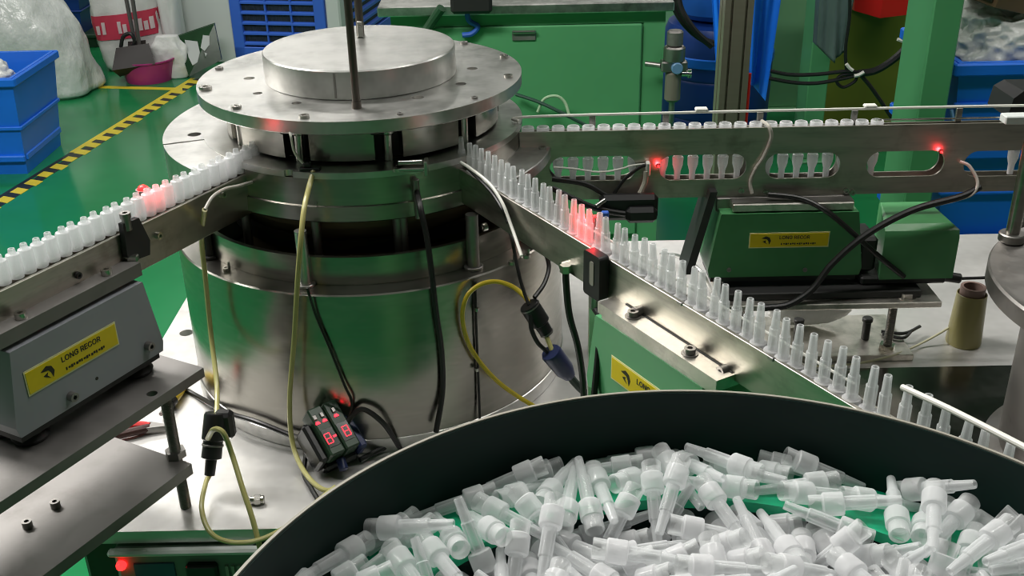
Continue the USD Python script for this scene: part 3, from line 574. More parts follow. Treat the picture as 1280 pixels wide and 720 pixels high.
# two mounting plates of the left vibrator on their studs
t = thing('mounting_stand', 'two dull grey steel mounting plates on threaded studs at the lower left', 'stand', FL.P(.36, 0, TZ))
pp = sbox(.168, -.052, .62, .044); h = FL.sn(Z(121 + 0, 0 + 494, .8955)); 
hp = FL.sn(Z(190, 492, .8955)); pp = pp.difference(Point(hp[0], hp[1]).buffer(.0042))
def flat(fr, poly, z0, z1):
    v = extr(poly, z1 - z0); q = v.vertices.copy(); v.vertices = np.array([fr.P(a, b, z0 + c) for a, b, c in q]); return fix(v)
part(t, 'upper_plate', flat(FL, pp, .8870, .8955), GALV, False, world=True)
part(t, 'lower_plate', flat(FL, sbox(.196, -.046, .62, .042), .809, .819), GALV, False, world=True)
RX = np.array([-.2803, .7365])
def threaded(r, z0, z1, c, pitch=.0016):
    n = int((z1 - z0) / pitch); p = [(0, z0)]
    for k in range(n): z = z0 + k * pitch; p += [(r * .86, z), (r, z + pitch * .5)]
    return lathe(p + [(r * .86, z1), (0, z1)], 16, c=(*c, 0))
part(t, 'stud', threaded(.0047, TZ, .8870, RX), STEEL_DK, 50, world=True)
part(t, 'nut', move(hexnut(.0085, .0065), RX[0], RX[1], .819), STEEL_DK, world=True); part(t, 'nut', move(hexnut(.0085, .006), RX[0], RX[1], .8030), STEEL_DK, world=True)
part(t, 'nut', move(hexnut(.0085, .006), RX[0], RX[1], .8810), STEEL_DK, world=True)
q2 = FL.P(.56, -.035, 0); part(t, 'stud', threaded(.0047, TZ, .8870, q2[:2]), STEEL_DK, 50, world=True)
for q in ((70, 634), (35, 659)):
    p = Z(*q, .819); part(t, 'screw', cat(move(cap_screw(.0037, .0058), *p)), STEEL_DK, world=True)
q = FL.P(.60, 0, 0); part(t, 'leg', bx(q[0] - .03, q[0] + .03, q[1] - .03, q[1] + .03, 0, .809, .004), GREENP, world=True)

# right one: green
t = vib(FR, .2265, .345, .9725, .909, .0135, -.034, GREENT, 'bright green linear vibrator with a yellow sticker under the right rail')
part(t, 'clamping_bar', slab(FR, sbox(.2315, .9772, .359, .9855), -.028, .0150), ALU, False, world=True)
part(t, 'spacer_bar', slab(FR, sbox(.2335, .9725, .352, .9772), -.026, .0128), ALU, False, world=True)
stickers(t, FR, .2480, .3300, .9500, .9310, .0136)
for q in ((790, 396), (860, 443)):
    s, n, z = FR.sn(Z(*q, .9855)); p = FR.P(s, .0075, .9855); part(t, 'screw', cat(move(cap_screw(.0038, .0045), *p), move(extr(Point(0, 0).buffer(.0056), .0008), *p)), STEEL_DK, world=True)
for q in ((801, 388), (908, 462)):
    p = FR.hit(*q, .0); part(t, 'screw', align(cap_screw(.0036, .0055), p, FR.n), STEEL_DK, world=True)
part(t, 'bar_bolt', tube([FR.P(.245, .0006, .9858), FR.P(.357, .0006, .9858)], .0005, 6, smoothed=False), BLACKM, world=True)
part(t, 'pedestal', slab(FR, sbox(.235, 0, .33, .9035), -.03, .008), GREENP, False, world=True)

# black fibre sensor head on the right rail
t = thing('fibre_sensor', 'black rectangular sensor block clipped on the right rail', 'sensor', FR.hit(747, 372, .0065))
c0, c1 = FR.sn(FR.hit(737, 320, .004)), FR.sn(FR.hit(759, 374, .004)); s0, s1 = .2035, .2235
part(t, 'casing', slab(FR, rrect(s0, s1, .980, 1.0145, .0025), .0004, .0085), BLACKP, 40, world=True)
part(t, 'indicator', slab(FR, rrect(s0 + .0085, s0 + .0135, .990, 1.0085, .0018), .0085, .0091), mat('indicator_grey', (.25, .24, .20), .3), 40, world=True)
part(t, 'gland', cat(rod(FR.P(.212, .0045, .969), FR.P(.212, .0045, .980), .0034, 14, .0006), rod(FR.P(.208, .003, .976), FR.P(.208, .003, .982), .0028, 12)), STEEL_DK, world=True)
part(t, 'cable', tube([FR.P(.212, .0045, .970), FR.hit(750, 400, .006), FR.hit(748, 440, .012), FR.hit(744, 480, .016), FR.hit(742, 500, .018), FR.hit(735, 560, .02)], .0026, 8), CABLE, world=True)
# sensor bracket on the left rail
t = thing('sensor_bracket', 'dark sensor bracket with a screw and red light on the left rail', 'sensor', FL.hit(165, 318, .006))
bp = [FL.sn(FL.hit(*q, .004)) for q in ((152, 280), (172, 272), (186, 300), (186, 318), (170, 324), (158, 322))]
part(t, 'bracket', slab(FL, Polygon([(a, z) for a, n, z in bp]), .0004, .0055), BLACKM, False, world=True)
p = FL.hit(157, 272, .004); part(t, 'screw', move(cat(cap_screw(.0042, .004), cyl(.0034, -.010, 0)), *p), STEEL_DK, world=True)
p = FL.hit(166, 322, .006); part(t, 'fitting', cat(bx(p[0] - .004, p[0] + .004, p[1] - .003, p[1] + .003, p[2] - .003, p[2] + .002, .0008)), CHROME, world=True)
def red_lamp(fr, px, off, label, r=.0028, host=None):
    p = fr.hit(*px, off); t = thing('red_sensor_lamp', label, 'sensor lamp', p)
    part(t, 'lens', trimesh.creation.icosphere(2, r), REDLED)
    part(t, 'holder', cat(cyl(r * 1.3, -.022, -.002, seg=14), lathe([(r * 1.05, -.002), (r * 1.3, -.002), (r * 1.3, .001), (r * 1.05, .001), (r * 1.05, -.002)], 14)), STEEL_DK)
    L_ = UsdLux.DiskLight.Define(stage, f'{t.GetPath()}/beam'); L_.CreateRadiusAttr(.004); L_.CreateIntensityAttr(RED_POWER); L_.CreateColorAttr(Gf.Vec3f(1, .02, .03))
    M = np.eye(4); M[:3, :3] = frame_z(-fr.n); M[3, :3] = fr.n * (r + .0006); L_.AddTransformOp().Set(Gf.Matrix4d(M.tolist()))
    return t
RED_POWER = 110.0
red_lamp(FL, (179, 238), -.0185, 'small glowing red sensor lamp behind the left rail tubes', .0046)
red_lamp(FR, (744, 272), -.0170, 'small glowing red sensor lamp behind the right rail tubes', .0022)

# ------------------------------------------------------------ rear conveyor
RY = .973
t = thing('feed_conveyor', 'long steel conveyor with rounded slots running to the right behind the table', 'conveyor', (.4, RY, .945))
def plate(y0, th, x0, x1, zb, zt, slots):
    s = sbox(x0, zb, x1, zt)
    for a, b, c, d in slots: s = s.difference(rrect(a, b, c, d, (d - c) * .49, 8))
    return extr(s, th, ((0, y0 + th, 0), (1, 0, 0), (0, 0, 1)))
SL = [(.0385, .1215, .9645, .9895), (.1435, .2275, .9635, .9890), (.2455, .3175, .9630, .9885), (.3430, .4175, .9625, .9885), (.4365, .525, .9610, .9870)]
part(t, 'side_plate', plate(RY, .0022, .010, .80, .9455, 1.0145, SL), RAIL, 30, world=True)
part(t, 'side_plate', plate(RY + .0138, .0022, .012, .80, .9455, 1.0125, SL), RAIL, 30, world=True)
part(t, 'rail_strip', bx(.012, .80, RY + .0022, RY + .0042, 1.0055, 1.0095), RAIL, False, world=True)
part(t, 'rail_strip', bx(.012, .80, RY + .0118, RY + .0138, 1.0055, 1.0095), RAIL, False, world=True)
part(t, 'bottom_strip', bx(.012, .80, RY + .0022, RY + .0138, .9535, .9560), STEEL_DK, False, world=True)
part(t, 'cover_rod', tube([(.008, RY + .0035, 1.0245), (.03, RY + .0125, 1.0262), (.3, RY + .016, 1.0262), (.6, RY + .016, 1.0262), (.80, RY + .016, 1.0262)], .0014, 8), WWIRE, world=True)
part(t, 'cover_rod', tube([(.352, RY + .0105, 1.0165), (.6, RY + .0105, 1.0165), (.80, RY + .0105, 1.0165)], .0009, 8), CHROME, world=True)
for q in ((876, 147), (1086, 145)): 
    p = Y(*q, RY + .016); part(t, 'white_clip', bx(p[0] - .006, p[0] + .006, p[1] - .004, p[1] + .004, 1.0272, 1.0305, .001), WWIRE, world=True)
for x in (.08, .15, .24, .33, .43): part(t, 'rod_post', bx(x - .003, x + .003, RY + .0138, RY + .0165, 1.004, 1.0255, .0005), STEEL_DK, world=True)
for q in ((926, 238), (957, 240), (1057, 238), (1065, 240)):
    p = Y(*q, RY); part(t, 'screw', align(cap_screw(.0028, .003), (p[0], RY, p[2]), (0, -1, 0)), CHROME, world=True)
p = Y(1265, 152, RY); part(t, 'end_clip', cat(bx(p[0] - .008, p[0] + .03, RY - .004, RY + .01, p[2] - .002, p[2] + .006, .001)), WHITEP, world=True)
part(t, 'end_post', bx(.497, .56, RY - .012, RY - .001, .90, 1.0, .002), STEEL_DK, world=True)
part(t, 'support_leg', cat(bx(.20, .325, RY - .004, RY + .02, .931, .9455, .001)), STEEL_DK, world=True)
part(t, 'support_leg', bx(.70, .74, RY - .01, RY + .03, TZ, .9455, .002), STEEL_DK, world=True)
# tall clear vials hanging in it
vial0 = None
VP = [[(0, .0585), (.0052, .0585), (.0058, .0575), (.0058, .0520), (.0050, .0510), (.0037, .0485), (.0036, .0345), (.0036, .0345)], []]
def vial_parts(v):
    part(v, 'cap', lathe([(0, .0530), (.0049, .0530), (.0049, .0572), (.0055, .0572), (.0060, .0564), (.0060, .0490), (.0050, .0482), (.0038, .0470), (0, .0470)], 18), FROST, 40)
    part(v, 'shaft', lathe([(.0030, .0245), (.0036, .0245), (.0036, .0470), (.0030, .0470), (.0030, .0245)], 16), SEMI, 40)
    part(v, 'flared_end', lathe([(.0022, .0005), (.0026, 0), (.0028, .0005), (.0031, .0100), (.0050, .0165), (.0054, .0240), (.0050, .0246), (.0036, .0246), (.0034, .0165), (.0024, .0100), (.0022, .0005)], 18), FROST, 40)
def place_vial(x, lit=False, k=0):
    global vial0
    lab = f'clear capped vial {nth(k)} from the drum in the rear conveyor' + (', lit red by sensor' if lit else '') if k else 'single clear capped vial hanging at the right end of the rear conveyor'
    grp = 'vials lit red in the rear conveyor' if lit else 'vials hanging in the rear conveyor'
    M = np.eye(4); M[3, :3] = (x, RY + .008, .9602)
    if vial0 is None:
        vial0 = thing('capped_vial', lab, 'vial', M[3, :3], 0, grp); vial_parts(vial0); return
    copy_of(vial0, M, lab, 'vial', grp)
for i in range(24): place_vial(.018 + .01445 * i, .148 < .018 + .01445 * i < .196, i + 1)
place_vial(.4865)
for px, lab in (((823, 208), 'small glowing red sensor lamp in the second conveyor slot'), ((1177, 190), 'small glowing red sensor lamp at the fourth conveyor slot')):
    p = Y(*px, RY - .002); v = thing('red_sensor_lamp', lab, 'sensor lamp', p)
    part(v, 'lens', trimesh.creation.icosphere(2, .0014), REDLED)
    part(v, 'holder', rod((0, .0006, 0), (0, .0045, 0), .0019, 12), BLACKP)
    Lq = UsdLux.SphereLight.Define(stage, f'{v.GetPath()}/beam'); Lq.CreateRadiusAttr(.0016); Lq.CreateIntensityAttr(70.0); Lq.CreateColorAttr(Gf.Vec3f(1, .03, .04)); Lq.AddTranslateOp().Set(Gf.Vec3d(0, -.004, .0))

# black cable cluster below the left end of the conveyor
t = thing('cable_cluster', 'tangle of black cables and a connector under the left end of the conveyor', 'cables', Y(780, 250, .955))
part(t, 'connector', move(bx(-.022, .034, -.006, .006, -.020, .006, .004), *Y(778, 250, .955)), BLACKP, world=True)
part(t, 'connector', move(bx(-.014, .016, -.008, .004, -.012, .004, .004), *Y(800, 262, .95)), BLACKP, world=True)
pin = lambda *q: [Y(a, b, c) for a, b, c in q]
part(t, 'cable', tube(pin((690, 224, .965), (730, 230, .962), (755, 243, .958), (775, 255, .955)), .0026, 8), CABLE, world=True)
part(t, 'cable', tube(pin((765, 246, .966), (780, 225, .967), (800, 209, .968), (812, 206, .969)), .0018, 8), CABLE, world=True)
part(t, 'cable', tube(pin((690, 235, .95), (720, 250, .945), (750, 262, .945), (790, 268, .95), (812, 262, .952)), .0030, 8), CABLE, world=True)
part(t, 'white_wire', tube(pin((692, 209, .970), (718, 211, .969), (748, 215, .969), (772, 212, .969), (790, 207, .969), (806, 205, .969)), .0009, 6), WWIRE, world=True)
part(t, 'clamp', move(bx(-.002, .002, -.004, .004, -.011, .002, .0008), *Y(810, 205, .968)), WWIRE, world=True)
part(t, 'flat_wire', tube(pin((808, 214, .966), (806, 228, .965), (800, 242, .962)), .0026, 8), mat('cream_tube', (.42, .40, .33), .45), world=True)
part(t, 'blue_plug', move(bx(-.004, .003, -.003, .003, -.004, .004, .001), *Y(757, 269, .93)), BLUEG, world=True)
part(t, 'metal_plug', rod(*pin((745, 258, .94), (756, 250, .945)), .0022, 12), CHROME, world=True)

# rear vibrator (green) with its second drive box
class XF:                                            # frame along x seen from the front
    d = np.array([1.0, 0, 0]); n = np.array([0, -1.0, 0]); side = 1
    def __init__(s, y): s.y = y
    def P(s, a, n, z): return np.array([a, s.y - n, z])
FX = XF(.953)
t = vib(FX, .2025, .335, .9352, .868, 0, -.052, GREENP, 'dark green linear vibrator with a long yellow sticker under the rear conveyor')
part(t, 'top_bar', bx(.2135, .330, .9545, 1.0, .9362, .9445, .001), ALU, False, world=True)
part(t, 'top_bar', bx(.2135, .330, .9565, .998, .9445, .9452, .0), STEEL_DK, False, world=True)
part(t, 'end_plate', cat(slab(FX, Polygon([(.172, .868), (.180, .868), (.199, .955), (.192, .955)]), -.045, -.008)), BLACKM, world=True)
stickers(t, FX, .2312, .3090, .9152, .8992, .0002)
for q in ((911, 337), (1006, 337)):
    p = Y(*q, .953); part(t, 'screw', align(cap_screw(.0022, .0015), (p[0], .953, p[2]), (0, -1, 0)), STEEL_DK, world=True)
t2 = thing('drive_box', 'rounded dark green drive box to the right of the rear vibrator', 'machine', (.395, .97, .856))
bxm = hull([[x, y, z] for x, xi in ((.3605, .006), (.4325, -.006)) for y, z, k in ((.945, .866, 0), (.945, .909, 0), (.9475, .9165, 1), (.954, .9212, 2), (1.002, .9245, 2), (1.006, .922, 1), (1.006, .866, 0)) for x in ([x] if k < 2 else [x + xi])] + [[x, .9475, .914] for x in (.3605, .4325)])
part(t2, 'cover', bxm, GREENP, 25, world=True)
part(t2, 'base', bx(.345, .43, .951, 1.004, .857, .866, .002), BLACKM, world=True)
part(t2, 'side_block', bx(.3425, .3600, .958, .998, .868, .905, .003), BLACKM, world=True)
part(t2, 'label_strip', bx(.3375, .3425, .9535, .96, .870, .892, .0005), WHITEP, world=True)
part(t2, 'cable_outlet', cat(rod((.428, .958, .862), (.446, .956, .860), .005, 14, .001), tube([(.444, .956, .860), (.47, .955, .861), (.52, .95, .866)], .0016, 8)), CABLE, world=True)
# stand of the rear vibrator
t = thing('mounting_stand', 'two light steel mounting plates on a bolt under the rear vibrator', 'stand', (.34, .96, TZ))
part(t, 'upper_plate', bx(.205, .4195, .928, 1.0, .8425, .8488, .0008), ALU, False, world=True)
part(t, 'spacer', bx(.212, .402, .938, .998, .8488, .8570, .001), BLACKM, world=True)
part(t, 'lower_plate', bx(.23, .412, .955, 1.045, TZ, .7745, .0008), ALU, False, world=True)
q = (.3935, .952)
part(t, 'stud', threaded(.0046, .7745, .8425, (.388, .968)), STEEL_DK, 50, world=True)
part(t, 'nut', move(hexnut(.0082, .0065), .388, .968, .8425 - .0065), STEEL_DK, world=True); part(t, 'nut', move(hexnut(.0082, .006), .388, .968, .7745), CHROME, world=True)
part(t, 'bolt_head', cat(move(hexnut(.0078, .0055), .388, .941, .8488), move(extr(Point(0, 0).buffer(.0095), .001), .388, .941, .8488)), CHROME, world=True)
part(t, 'stud', threaded(.0046, .7745, .8425, (.24, .975)), STEEL_DK, 50, world=True)
for x, y in ((.300, .99), (.372, .99)): part(t, 'knob_screw', cat(cyl(.0042, .7745, .795, (x, y), 16, .0006), cyl(.0055, .795, .800, (x, y), 16, .0008)), BLACKM, world=True)

# ------------------------------------------------------------ second drum at the right edge
DC = (.532, .750)
t = thing('side_drum', 'round grey steel turntable with an upright rod at the right edge', 'machine', (*DC, TZ))
part(t, 'disc', lathe([(0, .163), (.140, .163), (.147, .167), (.147, .181), (.1455, .183), (.138, .1815), (0, .1815)], 128), STEEL_DK, 30)
part(t, 'base_plate', move(bx(.225, .93, .715, .935, 0, .005, .001), -DC[0], -DC[1], 0), mat('dark_glossy_steel', (.30, .29, .28), .2, 1, var=.25, vscale=(9, 9, 9), rvar=.06), False)
part(t, 'column', lathe([(0, .005), (.124, .005), (.124, .012), (.112, .02), (.112, .15), (.125, .163), (0, .163)], 96), STEEL_DK, 30)
p = Z(1264, 300, .95) - np.array([*DC, TZ]); part(t, 'rod', cyl(.0058, .182, .46, p, 24), STEEL)
p2 = Z(1258, 302, .95) - np.array([*DC, TZ]); part(t, 'rod_collar', cyl(.011, .182, .190, p, 24, .001), STEEL_DK)

# ------------------------------------------------------------ things on the table
p = Z(1211, 437, TZ); r = .0172
t = thing('amber_cup', 'amber plastic cup with a brown rim on the table by the drive box', 'cup', (p[0], p[1] + .016, TZ))
part(t, 'wall', lathe([(0, 0), (.0172, 0), (.0180, .002), (.0150, .058), (.0145, .0585), (.0140, .058), (.0165, .003), (0, .003)], 48), AMBER)
part(t, 'core', lathe([(.0095, .003), (.0125, .003), (.0125, .066), (.0095, .066), (.0095, .003)], 40), BROWN)
# fibre amplifiers with red digits
ap = Z(428, 597, TZ)
t = thing('fibre_amplifier', 'pair of dark fibre amplifiers with glowing red digits between drum and bowl', 'amplifier', (ap[0] - .002, ap[1] + .012, TZ), math.radians(40), tip=None)
GRN = mat('amplifier_green', (.03, .06, .035), .35); GLS = mat('amplifier_window', (.02, .03, .02), .15)
tilt = np.eye(4); ca, sa = math.cos(math.radians(38)), math.sin(math.radians(38)); tilt[1, 1:3] = ca, -sa; tilt[2, 1:3] = sa, ca; tilt[:3, 3] = (0, 0, .012)
def T(m): m = m.copy(); m.apply_scale(1.18); m.apply_transform(tilt); return m
for k, x in enumerate((-.0125, .0005)):
    u = part(t, 'unit', T(bx(x, x + .012, 0, .040, 0, .017, .0012)), GRN, 25)
    part(u, 'window', T(bx(x + .0012, x + .0108, .006, .021, .017, .0174, .0002)), GLS)
    seg = lambda cx, cy, h, w, on: cat(*[T(m) for m, o in ((bx(cx - w, cx + w, cy + h - .0003, cy + h + .0003, .0174, .0177), 1), (bx(cx - w, cx + w, cy - .0003, cy + .0003, .0174, .0177), 1), (bx(cx - w, cx + w, cy - h - .0003, cy - h + .0003, .0174, .0177), 1), (bx(cx - w - .0003, cx - w + .0003, cy, cy + h, .0174, .0177), 1), (bx(cx + w - .0003, cx + w + .0003, cy, cy + h, .0174, .0177), 1), (bx(cx - w - .0003, cx - w + .0003, cy - h, cy, .0174, .0177), 1), (bx(cx + w - .0003, cx + w + .0003, cy - h, cy, .0174, .0177), 1)) if o])
    part(u, 'digit', seg(x + (.0042 if k == 0 else .0066), .0132, .0040, .0022, 1), REDSEG)
    if k == 0: part(u, 'digit', T(bx(x + .0080, x + .0108, .0124, .0140, .0174, .0177)), REDSEG)
    for j, xx in enumerate((.0025, .0085) if k == 0 else (.0055,)):
        part(u, 'indicator', T(cat(bx(x + xx - .0018, x + xx + .0018, .0262, .0275, .0170, .0176), bx(x + xx - .0011, x + xx + .0011, .0275, .0284, .0170, .0176))), REDSEG)
        part(u, 'button', T(bx(x + xx - .0015, x + xx + .0015, .030, .034, .017, .0182, .0004)), STEEL_DK)
part(t, 'housing', T(bx(-.0145, .0145, -.004, .036, -.010, -.0002, .002)), BLACKP)
part(t, 'end_block', T(bx(.0135, .021, -.002, .03, -.006, .010, .002)), BLUEC)
part(t, 'end_block', T(bx(-.0200, -.0130, .0, .032, -.010, .012, .002)), BLACKP)
part(t, 'foot', bx(-.012, .012, .004, .028, 0, .016, .001), BLACKP)
part(t, 'metal_clip', T(cat(bx(.0235, .0275, .014, .034, .004, .006, .0006), cyl(.0028, .004, .008, (.0255, .034), 14, .0005))), CHROME)
part(t, 'plug', T(rod((-.004, -.010, .004), (-.002, -.001, .004), .0035, 14, .0006)), BLUEC)
t = thing('tube_fitting', 'small steel screw fitting lying on the white table', 'fitting', Z(322, 630, TZ))
part(t, 'body', rod((-.006, 0, .004), (.006, .001, .004), .0036, 16, .0006), CHROME); part(t, 'collar', rod((-.002, 0, .0045), (.003, .0005, .0045), .0045, 6), CHROME)
p = Z(233, 416, TZ)
t = thing('side_cutters', 'small pliers with red handles lying on the white table', 'pliers', Z(172, 540, TZ))
part(t, 'handle', tube([(-.03, -.006, .005), (-.018, -.002, .006), (.002, .002, .006), (.012, .001, .005)], .0042, 10), REDP); part(t, 'handle', tube([(-.03, -.018, .005), (-.012, -.013, .006), (.004, -.006, .006), (.012, -.001, .005)], .0042, 10), mat('dark_handle', (.05, .015, .012), .4))
part(t, 'jaws', hull([(.010, -.006, .002), (.010, .006, .002), (.036, -.002, .003), (.036, .002, .003), (.010, -.006, .008), (.010, .006, .008), (.034, 0, .007)]), STEEL_DK)
t = thing('screwdriver', 'yellow-handled screwdriver lying on the white table below the left stand', 'screwdriver', Z(217, 504, TZ))
part(t, 'handle', align(lathe([(0, 0), (.006, .001), (.0068, .012), (.0055, .030), (.0062, .034), (0, .036)], 16), (.0, -.006, .007), (.06, .5, .0)), mat('yellow_handle', (.72, .52, .02), .35)); part(t, 'tip', rod((.0, -.006, .007), (-.003, -.030, .0065), .002, 10), STEEL_DK)
part(t, 'end_cap', align(cyl(.0066, 0, .010, seg=16, b=.001), (-.0005, -.014, .007), (.06, .5, 0)), BLACKP)

# ------------------------------------------------------------ cables and air tubes by the drum
def along(*q): return [CY(x, y, r) for x, y, r in q]
t = thing('sensor_cable', 'yellow sensor cable hanging from the drum flange down to the red amplifiers', 'cable', CY(368, 420, .2))
pts = along((392, 214, .147), (386, 235, .160), (380, 262, .182), (376, 300, .196), (372, 350, .199), (368, 420, .202), (362, 500, .206), (366, 555, .212)) + [Z(382, 592, TZ + .008), Z(404, 612, TZ + .008), Z(425, 610, TZ + .006)]
part(t, 'jacket', tube(pts, .0023, 10), YTUBE, world=True)
t = thing('sensor_cable', 'pale cable looping off the left rail and down to the black connector', 'cable', CY(258, 400, .2))
pts = [FL.hit(337, 192, .004), FL.hit(338, 208, .005), FL.hit(325, 223, .006), FL.hit(300, 232, .008), FL.hit(282, 236, .008), FL.hit(266, 246, .010), FL.hit(256, 262, .013), CY(252, 298, .203), CY(257, 350, .203), CY(264, 420, .206), CY(271, 480, .225), CY(271, 518, .249)]
part(t, 'jacket', tube(pts[6:], .0022, 10), YTUBE, world=True)
part(t, 'grey_wire', tube(pts[:7], .0015, 8), WIRE, world=True)
part(t, 'white_wire', tube([FL.hit(345, 172, -.004), FL.hit(344, 160, 0), FL.hit(352, 153, .004), CY(362, 165, .150), CY(368, 190, .148), CY(382, 208, .147)], .0011, 8), WWIRE, world=True)
part(t, 'wire_tie', tube([FL.hit(312, 208, .002), FL.hit(328, 201, .003), FL.hit(333, 205, .004)], .0008, 6), WWIRE, world=True)
cp = CY(267, 545, .235)
t = thing('cable_connector', 'black two-way cable connector hanging in front of the drum base', 'connector', CY(267, 590, .235))
ctop, cbot = CY(270, 516, .250), CY(262, 594, .274); dv = (cbot - ctop); L0 = np.linalg.norm(dv); dv /= L0
part(t, 'upper_shell', align(lathe([(0, 0), (.009, 0), (.010, .002), (.010, L0 * .42), (.0085, L0 * .45), (0, L0 * .45)], 12), ctop, dv), BLACKP, world=True)
part(t, 'lower_shell', align(lathe([(0, L0 * .45), (.0085, L0 * .45), (.0088, L0 * .72), (.005, L0 * .75), (.0045, L0), (0, L0)], 14), ctop, dv), BLACKP, world=True)
part(t, 'side_shell', move(bx(-.006, .010, -.006, .006, -.013, .013, .003), *(ctop + dv * .012 + np.array([.006, .004, 0]))), BLACKP, world=True)
part(t, 'metal_ring', align(lathe([(.0088, L0 * .50), (.0093, L0 * .505), (.0093, L0 * .53), (.0088, L0 * .535), (.0088, L0 * .50)], 20), ctop, dv), STEEL_DK, world=True)
t = thing('air_tube', 'yellow tube looping from the black connector below the table edge to the bowl', 'tube', Y(270, 680, .69))
part(t, 'jacket', tube([cbot, Y(257, 605, .745), Y(252, 635, .715), Y(262, 664, .695), Y(285, 677, .69), Y(320, 676, .69), Y(355, 660, .70), Y(385, 636, .715), Y(420, 608, .73)], .0021, 10), YTUBE, world=True)
t = thing('air_tube', 'second yellow tube running from the connector straight down behind the bowl rim', 'tube', Y(310, 630, .70))
part(t, 'jacket', tube([CY(260, 548, .274), CY(267, 537, .281), CY(279, 541, .283), Y(290, 568, .735), Y(303, 610, .715), Y(316, 650, .70), Y(327, 695, .69), Y(331, 730, .69)], .0023, 10), YTUBE, world=True)
t = thing('black_cable', 'black cable lying along the foot of the drum from the left stand', 'cable', Z(300, 530, TZ))
part(t, 'jacket', tube([Z(222, 482, TZ + .003), Z(250, 497, TZ + .003), CY(285, 516, .196), CY(320, 527, .196), CY(360, 543, .196), CY(385, 553, .2), Z(400, 575, TZ + .006)], .0024, 8), CABLE, world=True)
part(t, 'loop', tube([CY(392, 556, .2), CY(384, 565, .205), Z(380, 592, TZ + .004), Z(390, 612, TZ + .004), Z(398, 626, TZ + .004)], .0022, 8), CABLE, world=True)
part(t, 'braid', tube([CY(366, 547, .1985), CY(378, 551, .1985), CY(390, 556, .2)], .0027, 8), mat('braid', (.22, .21, .17), .5, var=.6, vscale=(300, 300, 300)), world=True)
t = thing('black_cable', 'black cable hanging from the flange gland down the front of the drum', 'cable', CY(540, 400, .2))
part(t, 'jacket', tube(along((521, 240, .157), (526, 262, .178), (534, 300, .186), (540, 345, .192), (545, 390, .194), (552, 440, .194), (553, 490, .194), (545, 540, .2)), .0026, 8), CABLE, world=True)
t = thing('thin_cable', 'thin dark wire crossing the drum wall down to the amplifiers', 'cable', CY(410, 440, .195))
part(t, 'jacket', tube(along((384, 360, .196), (395, 395, .193), (412, 435, .193), (430, 480, .194), (440, 505, .196), (432, 530, .2), (420, 548, .212)), .0013, 6), CABLE, world=True)
t = thing('thin_cable', 'thin upright black rod and wire on the drum wall behind the yellow loop', 'cable', CY(596, 430, .193))
part(t, 'jacket', tube(along((594, 352, .192), (595, 400, .1925), (597, 450, .1925), (599, 500, .193), (600, 530, .195)), .0013, 6), CABLE, world=True)
for y in (387, 462): part(t, 'ferrule', move(cyl(.0018, -.0015, .0015, seg=10), *CY(596, y, .1945)), CHROME, world=True)
t = thing('air_tube', 'bright yellow air tube looping over the drum edge at the right rail', 'tube', CY(600, 400, .2))
pts = [CY(x, y, r) for x, y, r in ((663, 382, .238), (655, 370, .228), (640, 358, .215), (620, 352, .204), (600, 356, .199), (584, 370, .197), (578, 395, .196), (584, 425, .197), (598, 450, .2), (620, 475, .206), (645, 494, .214), (668, 508, .224))]
part(t, 'jacket', tube(pts, .0021, 10), YTUBE2, world=True)
t = thing('cable_connector', 'black inline connector hanging below the right feed rail', 'connector', CY(673, 400, .245))
a, b = CY(661, 381, .240), CY(684, 417, .250); dv = (b - a) / np.linalg.norm(b - a); LL = np.linalg.norm(b - a)
part(t, 'shell', align(lathe([(0, 0), (.0082, 0), (.0090, .0015), (.0090, LL * .6), (.0065, LL * .66), (.006, LL), (0, LL)], 14), a, dv), BLACKP, world=True)
for k in (.04, .94): part(t, 'metal_ring', align(lathe([(0, 0), (.0092 if k < .5 else .0064, 0), (.0092 if k < .5 else .0064, .0012), (0, .0012)], 16), a + dv * LL * k, dv), STEEL_DK, world=True)
part(t, 'cable', tube([a, CY(655, 365, .232), CY(648, 340, .222), CY(640, 300, .21), FR.hit(632, 270, .004), FR.hit(618, 245, .003), FR.hit(600, 225, .003), FR.hit(580, 206, .002)], .0016, 8), CABLE, world=True)
part(t, 'white_wire', tube([FR.hit(576, 203, .0025), FR.hit(590, 212, .003), FR.hit(612, 230, .0035), FR.hit(628, 254, .0045), FR.hit(640, 285, .006), FR.hit(652, 320, .012)], .0014, 8), WWIRE, world=True)
part(t, 'second_cable', tube([CY(664, 390, .246), CY(664, 410, .25), CY(672, 428, .256), CY(684, 440, .26)], .002, 8), CABLE, world=True)
part(t, 'cable_loop', tube([CY(668, 372, .242), CY(680, 355, .238), CY(686, 335, .232), CY(683, 318, .226)], .002, 8), CABLE, world=True)
t = thing('blue_connector', 'navy blue plug on a cable in front of the right vibrator', 'connector', CY(700, 455, .262))
a, b = CY(688, 440, .262), CY(712, 470, .268); dv = (b - a) / np.linalg.norm(b - a); LL = np.linalg.norm(b - a)
part(t, 'shell', align(lathe([(0, 0), (.0085, 0), (.0095, .002), (.0088, LL * .7), (.0055, LL), (0, LL)], 14), a, dv), BLUEC, world=True)
part(t, 'yellow_tail', tube([CY(682, 418, .251), CY(686, 428, .256), CY(690, 438, .261)], .0022, 8), YTUBE, world=True)
part(t, 'cable', tube([b, CY(722, 482, .272), CY(735, 494, .276), CY(748, 503, .28)], .0036, 8), mat('grey_green_cable', (.03, .05, .04), .45), world=True)
t = thing('black_hose', 'black hose hanging from a hexagon stud under the right rail', 'hose', FR.hit(707, 350, .002))
part(t, 'jacket', tube([FR.hit(707, 338, .0035), FR.hit(708, 360, .0035), FR.hit(712, 395, .002), FR.hit(722, 432, -.004), FR.hit(728, 470, -.01), FR.hit(730, 500, -.012)], .0028, 8), CABLE, world=True)
